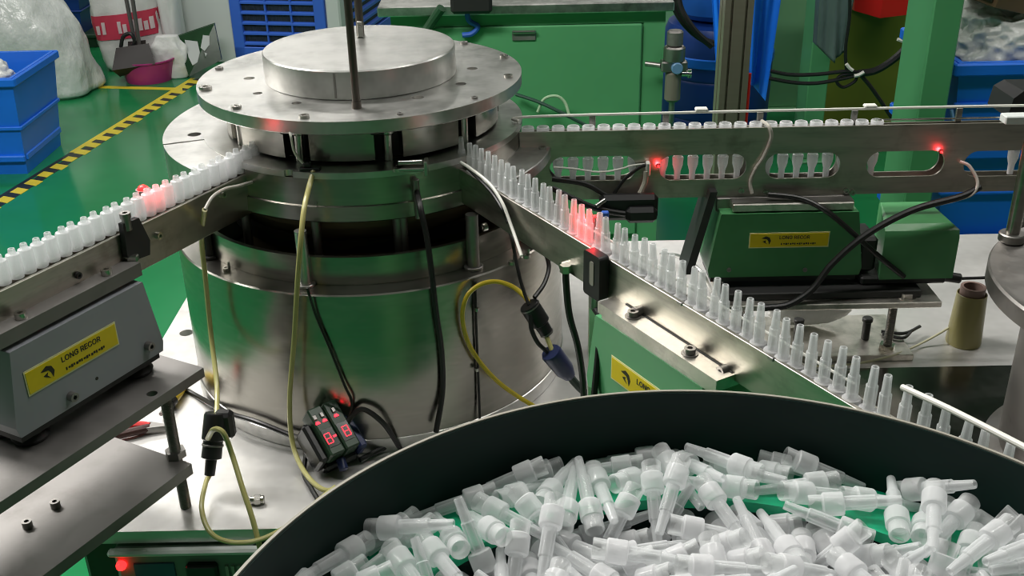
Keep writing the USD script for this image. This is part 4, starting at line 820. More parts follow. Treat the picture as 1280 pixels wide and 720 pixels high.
part(t, 'fitting', align(move(hexnut(.0045, .006), 0, 0, 0), FR.hit(707, 340, .0035), (0, 0, 1)), CHROME, world=True)
t = thing('support_post', 'bright upright steel strip standing behind the hose at the drum side', 'post', FR.hit(697, 440, -.03))
q = FR.P(.172, -.022, 0); part(t, 'strip', bx(q[0] - .003, q[0] + .003, q[1] - .002, q[1] + .002, TZ, .9755, .0006), ALU, world=True); part(t, 'foot', bx(q[0] - .008, q[0] + .008, q[1] - .006, q[1] + .006, TZ, TZ + .003, .0006), ALU, world=True)
t = thing('crossing_cables', 'thick black cables crossing in front of the rear green vibrator', 'cable', Y(1080, 290, .93))
part(t, 'cable', tube([Y(1225, 234, .955), Y(1200, 246, .95), Y(1140, 263, .942), Y(1082, 294, .938), Y(1040, 330, .936), Y(1015, 362, .932), Y(985, 381, .928), Y(955, 385, .925)], .0034, 10), CABLE, world=True)
part(t, 'cable', tube([Y(960, 243, .962), Y(1000, 248, .958), Y(1030, 262, .946), Y(1058, 284, .942), Y(1090, 313, .942), Y(1120, 338, .942), Y(1130, 346, .942)], .0026, 10), CABLE, world=True)
part(t, 'loop', tube([Y(1195, 250, .95), Y(1215, 243, .95), Y(1222, 228, .955), Y(1212, 208, .965), Y(1200, 202, .971)], .0016, 8), WIRE, world=True)
t = thing('grey_wire', 'thin grey wire running over the side of the rear conveyor', 'wire', Y(950, 200, .97))
part(t, 'jacket', tube([Y(952, 151, .985), Y(961, 158, .972), Y(964, 172, .9705), Y(955, 195, .9705), Y(944, 212, .9705), Y(938, 228, .9705), Y(940, 242, .968)], .0017, 8), WIRE, world=True)
t = thing('pale_tube', 'thin pale yellow tube lying across the table toward the amber cup', 'tube', Z(1130, 430, TZ))
part(t, 'jacket', tube([Z(1225, 380, .80), Z(1190, 407, .785), Z(1150, 430, TZ + .004), Z(1110, 446, TZ + .009), Z(1060, 456, TZ + .009), Z(1010, 458, TZ + .012)], .0012, 8), mat('pale_tube', (.62, .60, .40), .35), world=True)
t = thing('silver_hose', 'silver curved hose beside the dark end of the rear vibrator', 'hose', Z(860, 325, TZ))
part(t, 'jacket', tube([Z(826, 318, TZ + .004), Z(848, 320, .80), Z(866, 330, .815), Z(880, 345, .81), Z(888, 362, .79), Z(890, 372, TZ + .004)], .0022, 10), STEEL_TOP, world=True)
t = thing('black_cable', 'pair of black cables curving on the table between drum and bowl rim', 'cable', Z(520, 560, TZ))
part(t, 'jacket', tube([Z(450, 575, TZ + .004), Z(480, 560, TZ + .004), Z(515, 548, TZ + .004), Z(560, 545, TZ + .004), Z(600, 548, TZ + .004)], .0026, 8), CABLE, world=True)
part(t, 'jacket', tube([Z(450, 560, TZ + .004), Z(478, 545, TZ + .012), Z(520, 535, TZ + .012), Z(580, 530, TZ + .006)], .0026, 8), CABLE, world=True)
part(t, 'wire_loop', tube([CY(428, 540, .205), CY(440, 520, .198), CY(455, 512, .197), CY(480, 530, .2), Z(500, 560, TZ + .004)], .0024, 8), CABLE, world=True)
t = thing('black_pliers', 'black tweezers sticking out from under the rear stand', 'tool', Z(1135, 398, .80))
part(t, 'arm', tube([(.392, 1.0, .7775), (.415, .995, .7775), Z(1150, 408, .777)], .0018, 6), BLACKM, world=True)
part(t, 'arm', tube([(.392, .995, .7775), (.41, .985, .7775), Z(1140, 413, .777)], .0018, 6), BLACKM, world=True)
t = thing('paper_roll', 'crumpled white paper wedge lying between the rear mounting plates', 'paper', (.31, 1.02, .7745))
pm = trimesh.creation.icosphere(3, 1.0); pm.vertices = pm.vertices * [.045, .014, .020] * (1 + .35 * (meshkit.fbm(pm.vertices * 2.3, 3, 4) - .5))[:, None] + [.32, 1.022, .7965]
part(t, 'sheet', pm, SACK, 50, world=True)

# ------------------------------------------------------------ green worktop cabinet behind
GY = 2.80
t = thing('green_cabinet', 'bright green metal cabinet with a steel worktop behind the drum', 'cabinet', (.08, GY + .3, 0))
part(t, 'carcass', bx(-.30, .412, GY, GY + .6, .08, .742, .004), GREENL, False, world=True)
part(t, 'door', cat(bx(-.27, .352, GY - .012, GY - .0005, .12, .712, .003)), GREENL, False, world=True)
part(t, 'door_frame', cat(bx(-.30, .412, GY - .004, GY, .714, .742), bx(.356, .412, GY - .004, GY, .08, .714)), GREENL, False, world=True)
part(t, 'worktop', bx(-.33, .43, GY - .03, GY + .62, .746, .772, .003), STEEL_TOP, False, world=True)
part(t, 'plinth', bx(-.28, .40, GY + .03, GY + .58, 0, .08), BLACKM, False, world=True)
hp = Y(655, 43, GY - .012)
h = part(t, 'handle', cat(bx(hp[0] - .031, hp[0] + .031, GY - .016, GY - .011, hp[2] - .016, hp[2] + .011, .002)), GALV, world=True)
BASE[str(h.GetPath())] = BASE[str(t.GetPath())]
part(h, 'grip', bx(hp[0] - .031, hp[0] + .031, GY - .024, GY - .014, hp[2] + .004, hp[2] + .012, .003), CHROME, world=True)
t = thing('black_hose', 'black rubber hose end on the front edge of the green worktop', 'hose', Y(590, 3, GY - .03))
part(t, 'block', move(bx(-.05, .055, -.02, .03, -.024, .03, .008), *Y(588, 4, GY - .045)), RUBBER, world=True)
part(t, 'hose', tube([Y(552, 10, GY - .05), Y(538, 30, GY - .03), Y(524, 52, GY - .03), Y(515, 75, GY - .03)], .012, 10), mat('dark_green_hose', (.02, .07, .03), .5), world=True)  # hose is plain dark green
t = thing('rubber_strap', 'small blue rubber strap hanging on the green cabinet front', 'strap', Y(588, 30, GY - .02))
part(t, 'strap', tube([Y(583, 8, GY - .03), Y(586, 25, GY - .024), Y(597, 33, GY - .022), Y(590, 42, GY - .022), Y(578, 44, GY - .022)], .007, 8), mat('blue_rubber', (.02, .10, .45), .5), world=True)
t = thing('drooping_cord', 'dark green cord and pale wire drooping along the cabinet foot behind the drum', 'cord', Y(690, 135, GY - .03))
part(t, 'cord', tube([Y(645, 118, GY - .03), Y(672, 127, GY - .05), Y(700, 140, GY - .07), Y(735, 158, GY - .08)], .005, 8), mat('dark_green_cord', (.01, .05, .03), .5), world=True)
part(t, 'pale_wire', tube([Y(672, 140, GY - .05), Y(680, 124, GY - .05), Y(695, 120, GY - .05), Y(706, 128, GY - .05), Y(712, 146, GY - .06)], .004, 8), mat('pale_green_wire', (.35, .5, .32), .45), world=True)

# air filter unit on the cabinet side
p = Y(842, 84, 2.74); px_ = p[0] + .0
t = thing('air_filter', 'grey metal air filter regulator beside the green cabinet', 'regulator', (px_, 2.74, .50))
part(t, 'knob', cyl(.021, .165, .205, seg=20, b=.004), GALV); part(t, 'body', cat(cyl(.028, .125, .165, seg=20, b=.004), bx(-.034, .034, -.018, .018, .100, .128, .004)), STEEL_DK)
part(t, 'gauge', align(cyl(.015, 0, .014, seg=18, b=.002), (.005, -.018, .113), (0, -1, 0)), mat('gauge_blue', (.12, .25, .42), .3)); part(t, 'valve', cat(rod((.02, -.01, .095), (.045, -.012, .095), .008), rod((.04, -.012, .085), (.04, -.012, .105), .006)), CHROME)
part(t, 'bowl', cyl(.021, .02, .10, seg=20, b=.006), mat('smoky_bowl', (.16, .15, .12), .3)); part(t, 'drain', cyl(.008, -.06, .0205, seg=12), STEEL_DK); part(t, 'pipe', rod((-.033, 0, .115), (-.07, .02, .115), .007), STEEL_DK)

# blue drum barrel, hanging sheet and profile post
bc = (.80, 4.05)
t = thing('plastic_barrel', 'large dark blue plastic barrel standing behind the bronze post', 'barrel', (*bc, 0))
part(t, 'body', lathe([(0, 0), (.18, 0), (.20, .02), (.205, .09), (.20, .10), (.205, .11), (.208, .24), (.202, .25), (.208, .26), (.205, .40), (.19, .44), (.05, .46), (0, .46)], 48), BLUEK)
part(t, 'shoulder', lathe([(.205, .30), (.212, .305), (.212, .335), (.205, .34), (.205, .30)], 48), BLUEP)
t2 = thing('plastic_barrel', 'lighter blue plastic barrel on top of the dark blue barrel', 'barrel', (.81, 4.08, .462))
part(t2, 'body', lathe([(0, 0), (.17, 0), (.19, .02), (.195, .3), (.18, .34), (0, .35)], 48), mat('mid_blue_plastic', (.01, .09, .42), .35))
t = thing('black_hose', 'black hose hanging in a loop in front of the blue barrels', 'hose', Y(865, 35, 3.7))
part(t, 'hose', tube([Y(838, -25, 3.78), Y(842, 5, 3.76), Y(856, 30, 3.75), Y(880, 50, 3.75), Y(905, 55, 3.75), Y(935, 50, 3.75)], .012, 8), CABLE, world=True)
part(t, 'hose', tube([Y(848, -25, 3.74), Y(850, 8, 3.72), Y(868, 38, 3.70), Y(890, 58, 3.7)], .012, 8), CABLE, world=True)
def drape(pts_top, pts_bot, amp, nf, th, nx=40, nz=24, seed=1):
    """A hanging sheet of real thickness between an upper and a lower edge, with folds."""
    a, b = np.array(pts_top, float), np.array(pts_bot, float); u = np.linspace(0, 1, nx)
    ip = lambda P: np.stack([np.interp(u, np.linspace(0, 1, len(P)), P[:, k]) for k in range(3)], 1)
    A, B = ip(a), ip(b); V = []
    for s in (0, 1):
        for i in range(nz):
            w = i / (nz - 1); L = A * (1 - w) + B * w
            off = amp * (np.sin(nf * 2 * PI * u + 1.3 * w) * (.35 + .65 * w) + .5 * np.sin(nf * 4.3 * PI * u + seed)) * (.5 + .5 * w)
            L = L.copy(); L[:, 1] += off + s * th; V.append(L)
    V = np.vstack(V); f = []
    for s in (0, 1):
        o = s * nx * nz
        for i in range(nz - 1):
            j = np.arange(nx - 1); q = o + i * nx + j
            aa = [np.stack([q, q + nx, q + nx + 1], 1), np.stack([q, q + nx + 1, q + 1], 1)]
            f += [x[:, ::-1] for x in aa] if s else aa
    n1 = nx * nz
    edge = lambda ids: [np.stack([ids[:-1], ids[1:], ids[1:] + n1], 1), np.stack([ids[:-1], ids[1:] + n1, ids[:-1] + n1], 1)]
    for ids in (np.arange(nx), (nz - 1) * nx + np.arange(nx), np.arange(nz) * nx, np.arange(nz) * nx + nx - 1): f += edge(ids)
    m = trimesh.Trimesh(V, np.vstack(f), process=False); trimesh.repair.fix_normals(m); return m
PY = 2.10
t = thing('blue_sheet', 'bright blue plastic sheet draped behind the bronze profile post', 'sheet', Y(935, 60, PY + .12))
part(t, 'right_fold', drape([Y(918, -60, PY + .10), Y(950, -60, PY + .12), Y(985, -60, PY + .12)], [Y(925, 96, PY + .10), Y(940, 106, PY + .12), Y(955, 124, PY + .12)], .012, 1.6, .002), BLUES, True, world=True)
part(t, 'left_fold', drape([Y(886, -60, PY + .10), Y(900, -60, PY + .10), Y(915, -60, PY + .10)], [Y(896, 80, PY + .10), Y(904, 92, PY + .10), Y(915, 96, PY + .10)], .008, 1.2, .002, 24), BLUES, True, world=True)
def tslot(w, d):
    s = sbox(-w / 2, -d / 2, w / 2, d / 2)
    for x in (-w / 4, w / 4):
        s = s.difference(sbox(x - w * .045, -d / 2 - .001, x + w * .045, -d / 2 + d * .12)).difference(sbox(x - w * .10, -d / 2 + d * .05, x + w * .10, -d / 2 + d * .14))
        s = s.difference(sbox(x - w * .045, d / 2 - d * .12, x + w * .045, d / 2 + .001))
    for y in (0,): s = s.difference(sbox(-w / 2 - .001, -d * .06, -w / 2 + w * .08, d * .06)).difference(sbox(w / 2 - w * .08, -d * .06, w / 2 + .001, d * .06))
    return s
q = (Y(897, 148, PY) + Y(932, 148, PY)) / 2
t = thing('profile_post', 'bronze grooved aluminium profile post with blue sheet behind', 'post', (q[0], PY + .03, 0))
part(t, 'profile', extr(tslot(.056, .056), 1.9), ALUPRO); part(t, 'foot', bx(-.07, .07, -.07, .07, 0, .012, .002), STEEL_DK)
part(t, 'red_wire', rod((.031, -.02, .2), (.031, -.02, .76), .0045, 8), REDP)

# green machine frame on the right
def post(x0, x1, y0, y1, label, m=GREENL, zt=1.7):
    t = thing('frame_post', label, 'post', ((x0 + x1) / 2, (y0 + y1) / 2, 0))
    part(t, 'tube', bx(x0, x1, y0, y1, .008, zt, .004), m, False, world=True); part(t, 'foot_plate', bx(x0 - .03, x1 + .03, y0 - .03, y1 + .03, 0, .008, .002), m, False, world=True)
a, b = Y(1142, 148, 2.4), Y(1178, 148, 2.4); post(a[0] - .001, a[0] + .066, 2.38, 2.54, 'green square steel post nearest the right end of the conveyor')
a = Y(1000, 148, 3.7); post(a[0] + .016, a[0] + .086, 3.7, 3.83, 'green square steel post with the grey bag hanging at its side')
a = Y(956, 148, 4.35); post(a[0], a[0] + .225, 4.35, 4.50, 'pale green wide steel post behind the blue sheet', GREENW, 1.2)
a, b = Y(1014, 148, 4.12), Y(1150, 148, 4.12)
t = thing('olive_panel', 'olive green sheet-metal panel between the green frame posts', 'panel', ((a[0] + b[0]) / 2, 4.14, 0))
part(t, 'sheet', bx(a[0] + .02, b[0] + .10, 4.12, 4.16, .0, .62, .004), OLIVE, False, world=True); part(t, 'top_flange', bx(a[0] + .02, b[0] + .10, 4.10, 4.18, .62, .635, .003), OLIVE, False, world=True)
gb = [Y(1026, -30, 3.55), Y(1048, -30, 3.55), Y(1074, -30, 3.55)]
t = thing('grey_bag', 'limp grey plastic bag hanging beside the green post', 'bag', Y(1046, 70, 3.56))
m1 = drape(gb, [Y(1022, 58, 3.55), Y(1042, 78, 3.55), Y(1056, 66, 3.55)], .014, 1.3, .05, 30, 24, 3)
part(t, 'film', m1, GREYBAG, True, world=True); part(t, 'loop', tube([Y(1028, -30, 3.56), Y(1040, -60, 3.58), Y(1060, -30, 3.56)], .006, 6), GREYBAG, world=True)
rb = Y(1106, 20, 3.85)
t = thing('red_bin', 'red plastic bin hooked on the olive panel', 'bin', (rb[0] + .02, 3.98, rb[2]))
x0, x1, z = rb[0] - .115, rb[0] + .14, rb[2]
part(t, 'shell', hull([[x0 + .02, 3.90, z + .01], [rb[0] - .02, 3.84, z - .005], [x1 - .01, 3.88, z], [x0 - .01, 3.88, z + .26], [rb[0] - .02, 3.81, z + .26], [x1 + .02, 3.86, z + .26], [x0, 4.115, z + .26], [x1 + .02, 4.115, z + .26], [x0 + .02, 4.115, z], [x1, 4.115, z]]), REDP, 20, world=True)
part(t, 'lip', bx(x0 - .02, x1 + .03, 3.79, 4.115, z + .26, z + .275, .004), REDP, world=True)
t = thing('cable_bundle', 'bundle of black cables with white ties strung between the green posts', 'cables', Y(1070, 92, 3.5))
K = 3.45
part(t, 'cable', tube([Y(952, 86, K), Y(985, 93, K), Y(1020, 93, K), Y(1060, 89, K), Y(1075, 92, K)], .0065, 8), CABLE, world=True)
part(t, 'cable', tube([Y(952, 96, K), Y(990, 103, K), Y(1020, 104, K), Y(1050, 99, K), Y(1072, 94, K)], .0065, 8), CABLE, world=True)
part(t, 'cable', tube([Y(1072, 92, K), Y(1095, 88, K), Y(1120, 72, K), Y(1142, 50, K), Y(1160, 38, K)], .0125, 8), CABLE, world=True)
part(t, 'cable', tube([Y(1076, 94, K), Y(1088, 108, K), Y(1102, 128, K), Y(1115, 148, K)], .0065, 8), CABLE, world=True)
part(t, 'cable', tube([Y(1062, -30, K), Y(1062, 20, K), Y(1057, 60, K), Y(1059, 88, K), Y(1068, 92, K)], .0055, 8), CABLE, world=True)
part(t, 'cable', tube([Y(1072, 92, K), Y(1052, 94, K), Y(1046, 102, K), Y(1054, 109, K), Y(1068, 102, K), Y(1072, 94, K)], .0055, 8), CABLE, world=True)
for q in (((1068, 95), (1080, 90)), ((1058, 80), (1066, 88)), ((1122, 49), (1142, 54)), ((1136, 54), (1144, 48))):
    part(t, 'white_tie', tube([Y(*q[0], K - .02), Y((q[0][0] + q[1][0]) / 2, (q[0][1] + q[1][1]) / 2 + 1, K - .02), Y(*q[1], K - .02)], .006, 6), WWIRE, world=True)

# stack of blue crates on the right
def crate(name, label, x0, x1, y0, y1, z0, z1, m, taper=.03, rot=None):
    t = thing(name, label, 'crate', ((x0 + x1) / 2, (y0 + y1) / 2, z0))
    X, Yh, H = (x1 - x0) / 2, (y1 - y0) / 2, z1 - z0
    def ring(k, zz): return [(-X + k, -Yh + k, zz), (X - k, -Yh + k, zz), (X - k, Yh - k, zz), (-X + k, Yh - k, zz)]
    o0, o1, i1, i0 = ring(taper, 0), ring(0, H), ring(.012, H), ring(taper + .01, .012)
    V = np.array(o0 + o1 + i1 + i0); f = []
    for a, b in ((0, 4), (4, 8), (8, 12)):
        for k in range(4): n = (k + 1) % 4; f += [[a + k, a + n, b + n], [a + k, b + n, b + k]]
    f += [[0, 2, 1], [0, 3, 2], [12, 13, 14], [12, 14, 15]]
    mm = trimesh.Trimesh(V, f, process=False); trimesh.repair.fix_normals(mm)
    part(t, 'shell', mm, m, False)
    e = .012
    part(t, 'rim', cat(bx(-X - e, X + e, -Yh - e, -Yh, H - .03, H, .004), bx(-X - e, X + e, Yh, Yh + e, H - .03, H, .004), bx(-X - e, -X, -Yh, Yh, H - .03, H, .004), bx(X, X + e, -Yh, Yh, H - .03, H, .004)), m, False)
    w = lambda z_: taper * (1 - z_ / H)
    part(t, 'rib', cat(bx(-X + w(H * .5) - .009, X - w(H * .5) + .009, -Yh + w(H * .5) - .009, -Yh + w(H * .5), H * .47, H * .51, .003), bx(X - w(H * .5), X - w(H * .5) + .009, -Yh + w(H * .5), Yh - w(H * .5), H * .47, H * .51, .003)), m, False)
    return t
cx0, cx1 = 1.035, 1.47
crate('blue_crate', 'bright blue crate at the bottom of the right stack, behind the table', cx0, cx1, 2.42, 2.78, 0, .245, BLUEP)
crate('blue_crate', 'bright blue crate in the middle of the right stack', cx0, cx1, 2.42, 2.78, .247, .49, BLUEP)
c3 = crate('blue_crate', 'bright blue crate on top of the right stack, holding a milky plastic bag', cx0, cx1, 2.42, 2.78, .492, .69, BLUEP)
part(c3, 'painted_lit_edge', tube([(-.215, -.172, .085), (-.19, -.184, .02), (-.12, -.186, .012), (.16, -.186, .012)], .0045, 6, 6), mat('painted_lit_blue', (.25, .45, .85), .4))  # light along the lower crate edge, painted as a pale blue strip
def crumple(shape, scale, amp, seed, sub=5):
    m = trimesh.creation.icosphere(sub, 1.0); v = m.vertices
    n = np.abs(meshkit.fbm(v * 2.1 + seed, 4, seed) - .5) * 2; n2 = np.abs(meshkit.fbm(v * 5 + seed, 3, seed + 9) - .5) * 2
    m.vertices = shape(v * (1 + amp * (.5 - n) + amp * .5 * (.4 - n2))[:, None]) * scale; return m
def boxy(v, p=.6): return np.sign(v) * np.abs(v) ** p
t = thing('plastic_bag', 'milky plastic bag bulging out of the top blue crate', 'bag', (1.24, 2.60, .56))
part(t, 'film', move(crumple(lambda v: boxy(v, .75), np.array([.185, .135, .125]), .45, 3), 0, 0, .10), FILM, 60)
t = thing('cardboard_box', 'small open brown cardboard box lying on the milky bag', 'box', (1.17, 2.56, .80))
R_ = trimesh.transformations.rotation_matrix(.25, [0, 1, 0]) @ trimesh.transformations.rotation_matrix(.35, [0, 0, 1])
def rt(m): m = m.copy(); m.apply_transform(R_); return m
part(t, 'carton', move(rt(bx(-.10, .10, -.08, .08, 0, .12, .002)), 0, 0, -.01), CARDB, False); part(t, 'flap', move(rt(hull([[.10, -.08, .115], [.10, .08, .115], [.17, -.07, .085], [.17, .07, .085], [.10, -.08, .119], [.10, .08, .119], [.17, -.07, .089], [.17, .07, .089]])), 0, 0, -.01), CARDB, False)
part(t, 'painted_dark_inside', move(rt(bx(-.104, -.0995, -.07, .07, .01, .11)), 0, 0, -.01), INK, False)  # shade inside the open end, painted as a black slab
t = thing('motor_cap', 'black rounded motor housing behind the right end of the conveyor', 'motor', Y(1275, 128, 1.10))
p = Y(1283, 130, 1.06); part(t, 'housing', hull([p + [x, y, z] for x, y, z in ((-.017, 0, -.014), (-.014, 0, .006), (-.004, .002, .013), (.06, 0, .013), (.06, 0, -.014), (-.017, .05, -.014), (-.014, .05, .006), (-.004, .05, .012), (.06, .05, .012), (.06, .05, -.014))]), BLACKP, 30, world=True)
part(t, 'bracket', bx(p[0] + .02, p[0] + .04, p[1] - .075, p[1] + .03, .99, p[2] - .014, .002), STEEL_DK, world=True)

# ------------------------------------------------------------ left background
# air cooler, turned a little
t = thing('air_cooler', 'white air cooler with blue louvred grilles behind the drum', 'air cooler', (-.80, 5.2, 0), math.radians(-11))
Wd, Dp, Ht = .90, 1.15, 1.05
part(t, 'cabinet', cat(bx(-Wd, -.06, .012, Dp - .06, .03, Ht, .01), bx(-.07, .004, -.004, .07, .0, Ht, .008), bx(-Wd, -.555, -.004, .02, .0, Ht, .006), bx(-.06, -.012, .03, Dp - .03, .03, Ht, .01)), WHITEP, False)
part(t, 'corner_post', bx(-.05, .004, Dp - .06, Dp, 0, Ht, .006), WHITEP, False)
fr = lambda x0, x1, z0, z1, w: cat(bx(x0, x0 + w, -.012, .012, z0, z1, .003), bx(x1 - w, x1, -.012, .012, z0, z1, .003), bx(x0, x1, -.012, .012, z0, z0 + w, .003), bx(x0, x1, -.012, .012, z1 - w, z1, .003))
g = part(t, 'front_grille', fr(-.556, -.072, .03, .98, .055), BLUEG, False)
part(g, 'fin_pack', bx(-.51, -.12, .008, .0115, .07, .94), mat('fin_pack', (.02, .03, .05), .5, 0, var=.9, vscale=(120, 120, 40)), False)
for k in range(17):
    zz = .095 + .05 * k; part(g, 'slat', hull([[x, y, z] for x in (-.505, -.125) for y, z in ((-.010, zz), (-.010, zz + .008), (.006, zz + .016), (.006, zz + .010))]), BLUEG, False)
for x in (-.375, -.245): part(g, 'divider', bx(x - .004, x + .004, -.008, .006, .08, .94), BLUEG, False)
def side(m):
    v = m.vertices.copy(); m = m.copy(); m.vertices = np.stack([-v[:, 1] - .000, -v[:, 0], v[:, 2]], 1); trimesh.repair.fix_normals(m); return m
g = part(t, 'side_grille', side(fr(-1.08, -.075, .03, .98, .05)), BLUEG, False)
part(g, 'fin_pack', side(bx(-1.04, -.12, .006, .010, .07, .94)), FINS, False)
for k in range(17):
    zz = .095 + .05 * k; part(g, 'slat', side(hull([[x, y, z] for x in (-1.035, -.12) for y, z in ((-.010, zz), (-.010, zz + .014), (.006, zz + .022), (.006, zz + .010))])), BLUEG, False)
# dark glossy board leaning on it
B = [Y(221, 46, 5.12), Y(268, 30, 5.12), Z(277, 75, .012) * 0 + Y(277, 75, 5.06), Y(236, 96, 4.98)]
t = thing('dark_board', 'dark glossy board leaning on the white cooler with white blotches on it', 'board', B[3])
nb = np.array([0, .012, .004])
part(t, 'board', hull([*B, *[b + nb for b in B]]), mat('dark_board', (.015, .05, .02), .18, 0, var=.6, vscale=(5, 5, 5)), False, world=True)
for pts in (((231, 50), (247, 52), (250, 66), (247, 78), (241, 82), (236, 72)), ((254, 44), (262, 45), (262, 56), (256, 64), (251, 60)), ((256, 66), (259, 67), (257, 71))):
    # white blotches lie flat on the board's own plane
    n = np.cross(B[1] - B[0], B[3] - B[0]); n /= np.linalg.norm(n); qs = [C + ray(*q) * (((B[0] - C) @ n) / (ray(*q) @ n)) for q in pts]
    s_ = np.sign(n @ (C - B[0])); part(t, 'white_blotch', hull([*[q + n * s_ * .0005 for q in qs], *[q + n * s_ * .002 for q in qs]]), mat('blotch_white', (.45, .48, .47), .5), False, world=True)

# woven sack with a red printed band
def sack(name, label, c, w, d, h, m, seed, lean=0.0, tie=True):
    t = thing(name, label, 'sack', (*c, 0))
    n, k = 72, 40; th = np.linspace(0, 2 * PI, n, endpoint=False); V = []
    for i in range(k):
        z = i / (k - 1); r = (.86 + .20 * math.sin(PI * min(1, z * 1.15)) ** .8) * (1 - .35 * max(0, z - .72) / .28)
        if i == 0: r *= .92
        x, y = np.cos(th), np.sin(th); sq = (np.abs(x) ** 3 + np.abs(y) ** 3) ** (-1 / 3)
        nn = meshkit.fbm(np.stack([x * 1.7, y * 1.7, np.full(n, z * 2.6)], 1) + seed, 4, seed) - .5
        fold = .03 * np.sin(7 * th + 5 * z + seed) * (1 - z * .4)
        R = r * sq * (1 + .34 * nn + fold)
        V.append(np.stack([x * R * w / 2 + lean * z * h, y * R * d / 2, np.full(n, z * h) + .03 * nn * (z > .02) * (z < .98)], 1))
    V = np.vstack(V + [[[0, 0, 0]], [[lean * h, 0, h * 1.02]]]); f = []
    for i in range(k - 1):
        j = np.arange(n); jn = (j + 1) % n; f += [np.stack([i * n + j, i * n + jn, (i + 1) * n + jn], 1), np.stack([i * n + j, (i + 1) * n + jn, (i + 1) * n + j], 1)]
    j = np.arange(n); f += [np.stack([(j + 1) % n, j, np.full(n, n * k)], 1), np.stack([(k - 1) * n + j, (k - 1) * n + (j + 1) % n, np.full(n, n * k + 1)], 1)]
    mm = trimesh.Trimesh(V, np.vstack(f), process=False); part(t, 'sack', mm, m, True); return t, mm
t, sm = sack('woven_sack', 'white woven sack with a red printed band standing by the cooler', (-1.83, 5.28), .33, .24, .58, SACK, 4)
# the printed band hugs the sack front
def on_sack(x, z, off=.004):
    o = np.array([[x, -3.0, z]]); loc, _, _ = sm.ray.intersects_location(o, [[0, 1.0, 0]], multiple_hits=False)
    y = loc[0][1] if len(loc) else -.15
    return np.array([x, y - off, z])
def patch(x0, x1, za, zb, off, nx=22, nz=6):
    X = np.linspace(x0, x1, nx); V, f = [], []
    for k in range(2):
        for b in range(nz): V += [on_sack(x, (za(x) if callable(za) else za) + ((zb(x) if callable(zb) else zb) - (za(x) if callable(za) else za)) * b / (nz - 1), off + k * .003) for x in X]
    for k in range(2):
        for b in range(nz - 1):
            for a in range(nx - 1):
                q = k * nx * nz + b * nx + a; f += [[q, q + 1, q + nx + 1], [q, q + nx + 1, q + nx]]
    m = trimesh.Trimesh(V, f, process=False); return m
zl = lambda x: .150 + .10 * (x + .18); zh = lambda x: .265 + .11 * (x + .18)
part(t, 'printed_band', patch(-.165, .165, zl, zh, .004), SACKRED, True)
for k, x in enumerate((-.135, -.105, -.02, .005, .05, .075, .10, .125)):
    part(t, 'printed_mark', patch(x, x + .018, (lambda q: zl(q) + .028), (lambda q, k=k: zl(q) + (.085 if k % 3 else .07)), .009, 4, 3), SACKWHT, True)
t2, _ = sack('woven_sack', 'limp white woven sack hanging folded in front of the printed sack', (-1.60, 5.06), .17, .08, .20, SACK, 11)
t3, _ = sack('woven_sack', 'plain white woven sack standing between printed sack and cooler', (-1.62, 5.24), .09, .13, .62, SACK, 21)
# big milky bag at the left edge
t, _ = sack('plastic_bag', 'huge milky plastic bag of parts at the left edge', (-2.14, 4.86), .60, .46, .78, FILM, 31, -.45)
tag(t, cat='bag')
# blue crates and bins
c = crate('blue_crate', 'blue crate standing on the floor at the left edge', -2.13, -1.735, 3.70, 4.10, .0, .365, BLUEP, .035)
part(c, 'lower_rib', cat(bx(-.165, .172, -.185, -.168, .05, .075, .004), bx(.155, .175, -.16, .17, .05, .075, .004)), BLUEP, False)
t = thing('plastic_bag', 'crumpled white film inside the left blue crate', 'bag', (-1.97, 3.86, .30))
part(t, 'film', crumple(lambda v: v, np.array([.13, .13, .095]), .5, 8, 4), FILM, 60)
q = Y(92, 40, 5.75)
crate('storage_bin', 'small blue bin on a dark green stand behind the milky bag', q[0] - .13, q[0] + .10, 5.66, 5.95, q[2], q[2] + .25, BLUEK, .035)
t = thing('bin_stand', 'dark green low stand under the small blue bin', 'stand', (q[0], 5.82, 0)); part(t, 'top', bx(q[0] - .16, q[0] + .16, 5.68, 5.96, q[2] - .02, q[2], .004), gd, world=True); part(t, 'body', bx(q[0] - .13, q[0] + .13, 5.70, 5.94, 0, q[2] - .02, .004), gd, world=True)
# basin, dustpan and broom
p = (Z(148, 107, 0) + Z(206, 105, 0)) / 2
t = thing('wash_basin', 'magenta plastic basin on the green floor in front of the sacks', 'basin', (p[0] + .01, p[1] + .10, 0))
part(t, 'shell', lathe([(0, 0), (.106, 0), (.130, .095), (.137, .098), (.137, .104), (.128, .104), (.102, .008), (0, .008)], 40), MAGENTA)
t = thing('dustpan', 'black long-handled dustpan standing in the magenta basin', 'dustpan', (p[0] - .05, p[1] + .12, .012))
a, b = Y(148, 62, p[1] + .05), Y(188, 54, p[1] + .05)
part(t, 'pan', hull([Y(140, 88, p[1] - .06) + [0, 0, .0], Y(145, 60, p[1] + .04), Y(186, 54, p[1] + .04), Y(194, 80, p[1] - .02), Y(150, 96, p[1] + .0), Y(145, 60, p[1] + .09), Y(186, 54, p[1] + .09), Y(190, 84, p[1] + .10), Y(146, 92, p[1] + .09)]), mat('dustpan_black', (.025, .02, .02), .5), 20, world=True)
part(t, 'grip', tube([Y(151, 59, p[1] + .06), Y(154, 46, p[1] + .06), Y(163, 42, p[1] + .06), Y(168, 50, p[1] + .06), Y(166, 57, p[1] + .06)], .009, 8), BLACKP, world=True)
STK = mat('stick', (.16, .145, .14), .35, .6)
part(t, 'handle', rod(Y(178, 82, p[1] + .08), Y(160, -40, p[1] + .12), .0095, 12), STK, world=True)
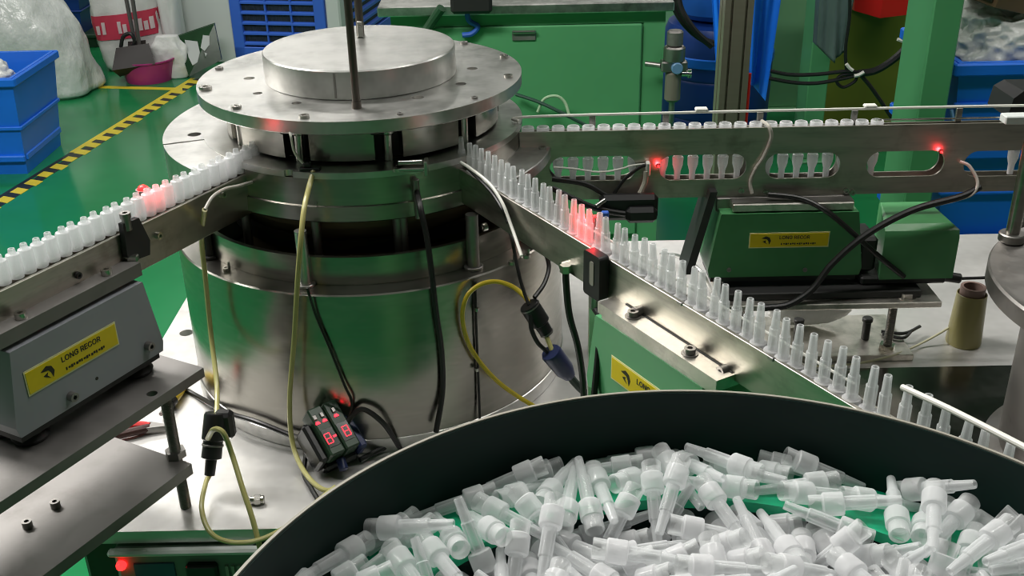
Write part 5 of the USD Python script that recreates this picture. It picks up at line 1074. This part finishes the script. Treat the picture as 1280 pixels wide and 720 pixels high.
t = thing('broom', 'thin grey broom handle leaning beside the dustpan', 'broom', (p[0] - .02, p[1] + .14, .012))
part(t, 'handle', rod(Y(170, 60, p[1] + .12), Y(150, -40, p[1] + .16), .0095, 12), STK, world=True); part(t, 'brush', hull([Y(160, 52, p[1] + .11), Y(182, 50, p[1] + .11), Y(158, 90, p[1] + .10), Y(186, 84, p[1] + .10), Y(160, 52, p[1] + .15), Y(182, 50, p[1] + .15), Y(158, 90, p[1] + .16), Y(186, 84, p[1] + .16)]), mat('brush_dark', (.03, .022, .02), .8), False, world=True)

# hazard tape on the floor
t = thing('hazard_tape', 'yellow and black hazard tape stuck on the green floor', 'floor tape', (0, 0, 0))
A, Bq = Z(-60, 288, 0)[:2], Z(247, 98, 0)[:2]; A = A + (A - Bq) * .5; dt_ = Bq - A; LT = np.linalg.norm(dt_); dt_ /= LT; nt = np.array([-dt_[1], dt_[0]])
def quad(s0, s1, w0, w1, sk, z0, z1):
    P = lambda s, w: A + dt_ * (s + sk * w) + nt * w
    return hull([[*P(a, w), z] for a in (s0, s1) for w in (w0, w1) for z in (z0, z1)])
n = 33; pitch = LT / n
for k in range(n):
    s = k * pitch; j = .006 * math.sin(2.7 * k)
    part(t, 'yellow_stripe', quad(s, s + pitch * .56, -.040 + j, .012, .25, 0, .0012), YTAPE, False)
    part(t, 'black_stripe', quad(s + pitch * .56, s + pitch, -.036, .010 + j, .25, 0, .0008), KTAPE, False)
part(t, 'yellow_edge', quad(LT * .61, LT, .012, .034, 0, 0, .0011), YTAPE, False)
part(t, 'black_edge', quad(0, LT * .61, .012, .03, 0, 0, .0006), KTAPE, False)
t = thing('line_tape', 'thin yellow floor line running to the magenta basin', 'floor tape', Z(168, 108, 0))
a, b, c_, d_ = Z(112, 107, 0), Z(228, 110, 0), Z(228, 113, 0), Z(112, 110, 0)
part(t, 'tape', hull([*[q + [0, 0, .0002] for q in (a, b, c_, d_)], *[q + [0, 0, .001] for q in (a, b, c_, d_)]]), YTAPE, False, world=True)
